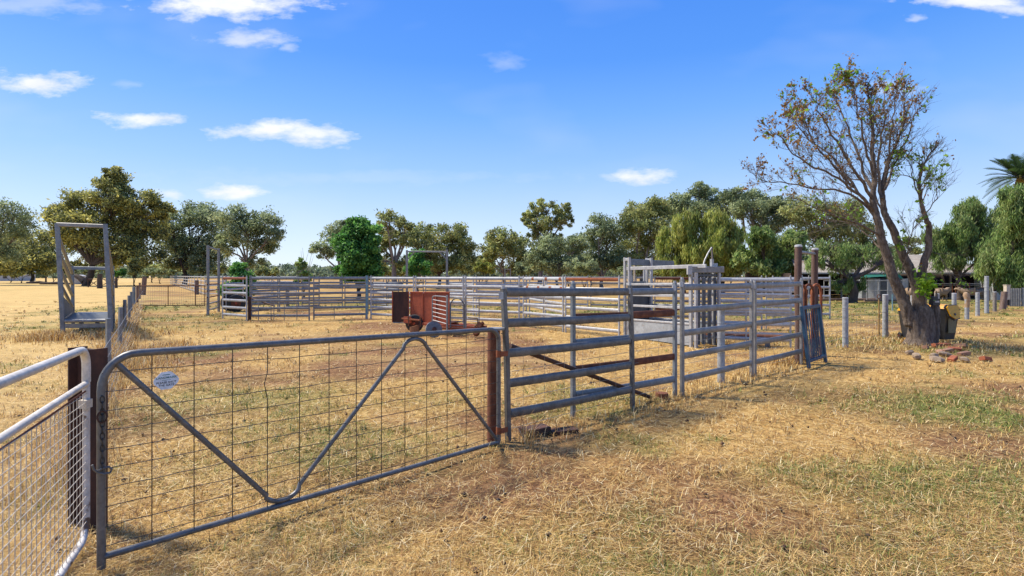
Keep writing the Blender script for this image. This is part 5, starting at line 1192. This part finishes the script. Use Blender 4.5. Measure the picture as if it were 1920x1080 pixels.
for z in (1.33,.70): MB().tube([(wx(1545,34.5),34.5,z),(wx(1697,34.5),34.5,z)], .016, 6).build('rail', MAT['galv_light'], cg)
o = MB().tube([(wx(1520,34),34,.12),(wx(1640,35),35,.1)], .09, 8).build('log_edge', MAT['timber']); tag(o, 'long low log lying on the grass before the tin pen', 'log')
o = MB().beam((wx(1620,33.6),33.6,.08),(wx(1695,33.6),33.6,.08), .15, .12).build('timber_sleeper', MAT['timber']); tag(o, 'low timber sleeper below the round tin pen', 'sleeper')
ann = thing('small_hut','small pale tin hut at the right end of the shed','hut',(wx(1870,36),36,0))
MB().box((wx(1872,37),37,.85),(2.0,1.6,1.7)).build('wall', MAT['sheet'], ann); MB().box((wx(1870,36.1),36.14,.95),(.45,.06,.8)).build('opening_shade', MAT['dark_wall'], ann); MB().box((wx(1872,37),36.9,1.74),(2.6,2.2,.08), Matrix.Rotation(.06,3,'X')).build('roof', MAT['sheet'], ann)  # the opening is a dark slab, coloured as the shade inside
for px in (1855,1880,1895): MB().tube([(wx(px,35.5),35.5,0),(wx(px,35.5),35.5,1.2)], .03, 6).build('rail_post', MAT['rust'], ann)
cf = thing('tin_fence','blue-grey corrugated iron fence at the right edge','fence',(wx(1893,28.5),28.5,0))
for k in range(9):
    a = Vector((wx(1893,28.5)+.42*k, 28.5-.22*k, 0)); b = a+Vector((.40,-.21,0)); hz = 1.02+.04*rb.uniform(-1,1)
    v_, f_ = corr(a+Vector((0,0,.02)), b+Vector((0,0,.02)), b+Vector((0,0,hz)), a+Vector((0,0,hz)), 10, .014); make('iron_sheet', v_, f_, MAT['galv_blue'] if k%3 else MAT['galv'], cf, 0)

# sheep
def sheep_mesh():
    me = bpy.data.meshes.new('sheep'); bones = {}
    pts = [(0,0,.62,.24),(-.30,0,.64,.23),(.28,0,.62,.23),(.46,0,.70,.14),(.56,0,.84,.10),(.70,0,.80,.085),(.82,0,.73,.05)]
    ed = [(0,1),(0,2),(2,3),(3,4),(4,5),(5,6)]
    for sx,kx in ((.26,2),(-.32,1)):
        for sy in (-.11,.11):
            i = len(pts); pts += [(sx,sy,.42,.085),(sx+.02*(1 if sx > 0 else -1),sy,.24,.045),(sx,sy,.03,.035)]; ed += [(kx,i),(i,i+1),(i+1,i+2)]
    i = len(pts); pts += [(-.52,0,.60,.05),(-.55,0,.46,.03)]; ed += [(1,i),(i,i+1)]
    for s in (-1,1): i = len(pts); pts += [(.55,s*.13,.85,.03)]; ed += [(4,i)]
    me.from_pydata([q[:3] for q in pts], ed, []); o = bpy.data.objects.new('tmp_sheep', me); col.objects.link(o)
    sk = o.modifiers.new('skin','SKIN'); ss = o.modifiers.new('sub','SUBSURF'); ss.levels = ss.render_levels = 1
    for k,q in enumerate(pts): me.skin_vertices[0].data[k].radius = (q[3],q[3])
    me.skin_vertices[0].data[0].use_root = True
    m2 = bpy.data.meshes.new_from_object(o.evaluated_get(bpy.context.evaluated_depsgraph_get())); bpy.data.objects.remove(o)
    m2.name = 'sheep'; m2.materials.clear(); m2.materials.append(MAT['fleece']); m2.polygons.foreach_set('use_smooth',[True]*len(m2.polygons)); return m2
sm = sheep_mesh()
for px,Y,rz,lb in ((1700,35.2,1.9,'sheep partly hidden behind the left bare tree stems'),(1765,34.2,.25,'sheep in profile between two grey posts'),(1819,34.6,2.6,'sheep behind the bark-wrapped post'),(1843,35.4,.6,'sheep with raised head left of the tall grey post')):
    o = bpy.data.objects.new('sheep', sm); col.objects.link(o); o.location = (wx(px,Y),Y,0); o.rotation_euler = (0,0,rz); tag(o, lb, 'sheep', 'sheep by the shed')

# ------------------------------------------------------------------ far left field things
hs = thing('far_house','low pale farmhouse behind trees at the far left edge','house',(wx(8,170),170,0))
MB().box((wx(8,170),172,1.3),(11,6,2.6)).build('wall', MAT['house'], hs)
hv = [(wx(8,170)+a,172+b,c) for a,b,c in ((-6.2,-3.6,2.6),(6.2,-3.6,2.6),(6.2,3.6,2.6),(-6.2,3.6,2.6),(-4,0,4.6),(4,0,4.6))]
make('roof', hv, [(0,1,5,4),(1,2,5),(2,3,4,5),(3,0,4),(3,2,1,0)], MAT['sheet'], hs, 20)
for k in range(4): MB().box((wx(8,170)-4+2.6*k,168.96,1.4),(1.2,.1,1.2)).build('window', MAT['plastic_black'], hs)
wt = thing('water_tank','pale round water tank behind the loading ramp','tank',(wx(147,105),105,0))
MB().tube([(wx(147,105),105,0),(wx(147,105),105,1.6),(wx(147,105),105,1.85)], 1.3, 24, scales=[1,1,.5]).build('drum', MAT['galv_light'], wt)
for px,Y,h_,lb in ((86,110,1.5,'small dark post in the far left field'),(187,70,1.9,'dark stump post beside the leaning trunk in the far field'),(218,72,1.4,'dark end post of the far field gate')):
    b_ = Vector((wx(px,Y),Y,0)); o = MB().tube([b_+Vector((0,0,-.1)), b_+Vector((0,0,h_))], .16 if px != 187 else .3, 9, scales=[1.1,.9]).build('timber_post', MAT['bark_dark']); tag(o, lb, 'post', 'dark posts in the far field')
xg = thing('far_gate','cross-braced old gate in the far left field','gate',(wx(165,72),72,0))
for a,b in (((165,.1),(186,1.2)),((165,1.2),(186,.1)),((165,.1),(165,1.25)),((165,1.2),(218,1.15)),((187,.2),(216,1.2))): MB().tube([(wx(a[0],72),72,a[1]),(wx(b[0],72),72,b[1])], .045, 6).build('brace', MAT['rust_dark'], xg)
lgx = MB().tube([(wx(142,88.5),88.5,wz(517,88.5)),(wx(150,88.3),88.3,wz(521,88)),(wx(159,88),88,.6)], .55, 8, scales=[.6,.8,1]).build('fallen_limb', MAT['bark_dark']); tag(lgx, 'thick low limb leaning against the tallest gum trunk', 'limb')
for px,Y,L,lb in ((72,112,5,'dark fallen log left in the far field'),(105,100,6,'dark fallen log right, in front of the low broad tree')):
    o = MB().tube([(wx(px,Y)-L/2,Y,.2),(wx(px,Y),Y+.3,.28),(wx(px,Y)+L/2,Y,.15)], .28, 7, scales=[.6,1,.5]).build('fallen_log', MAT['bark_dark']); tag(o, lb, 'log', 'fallen logs in the far field')
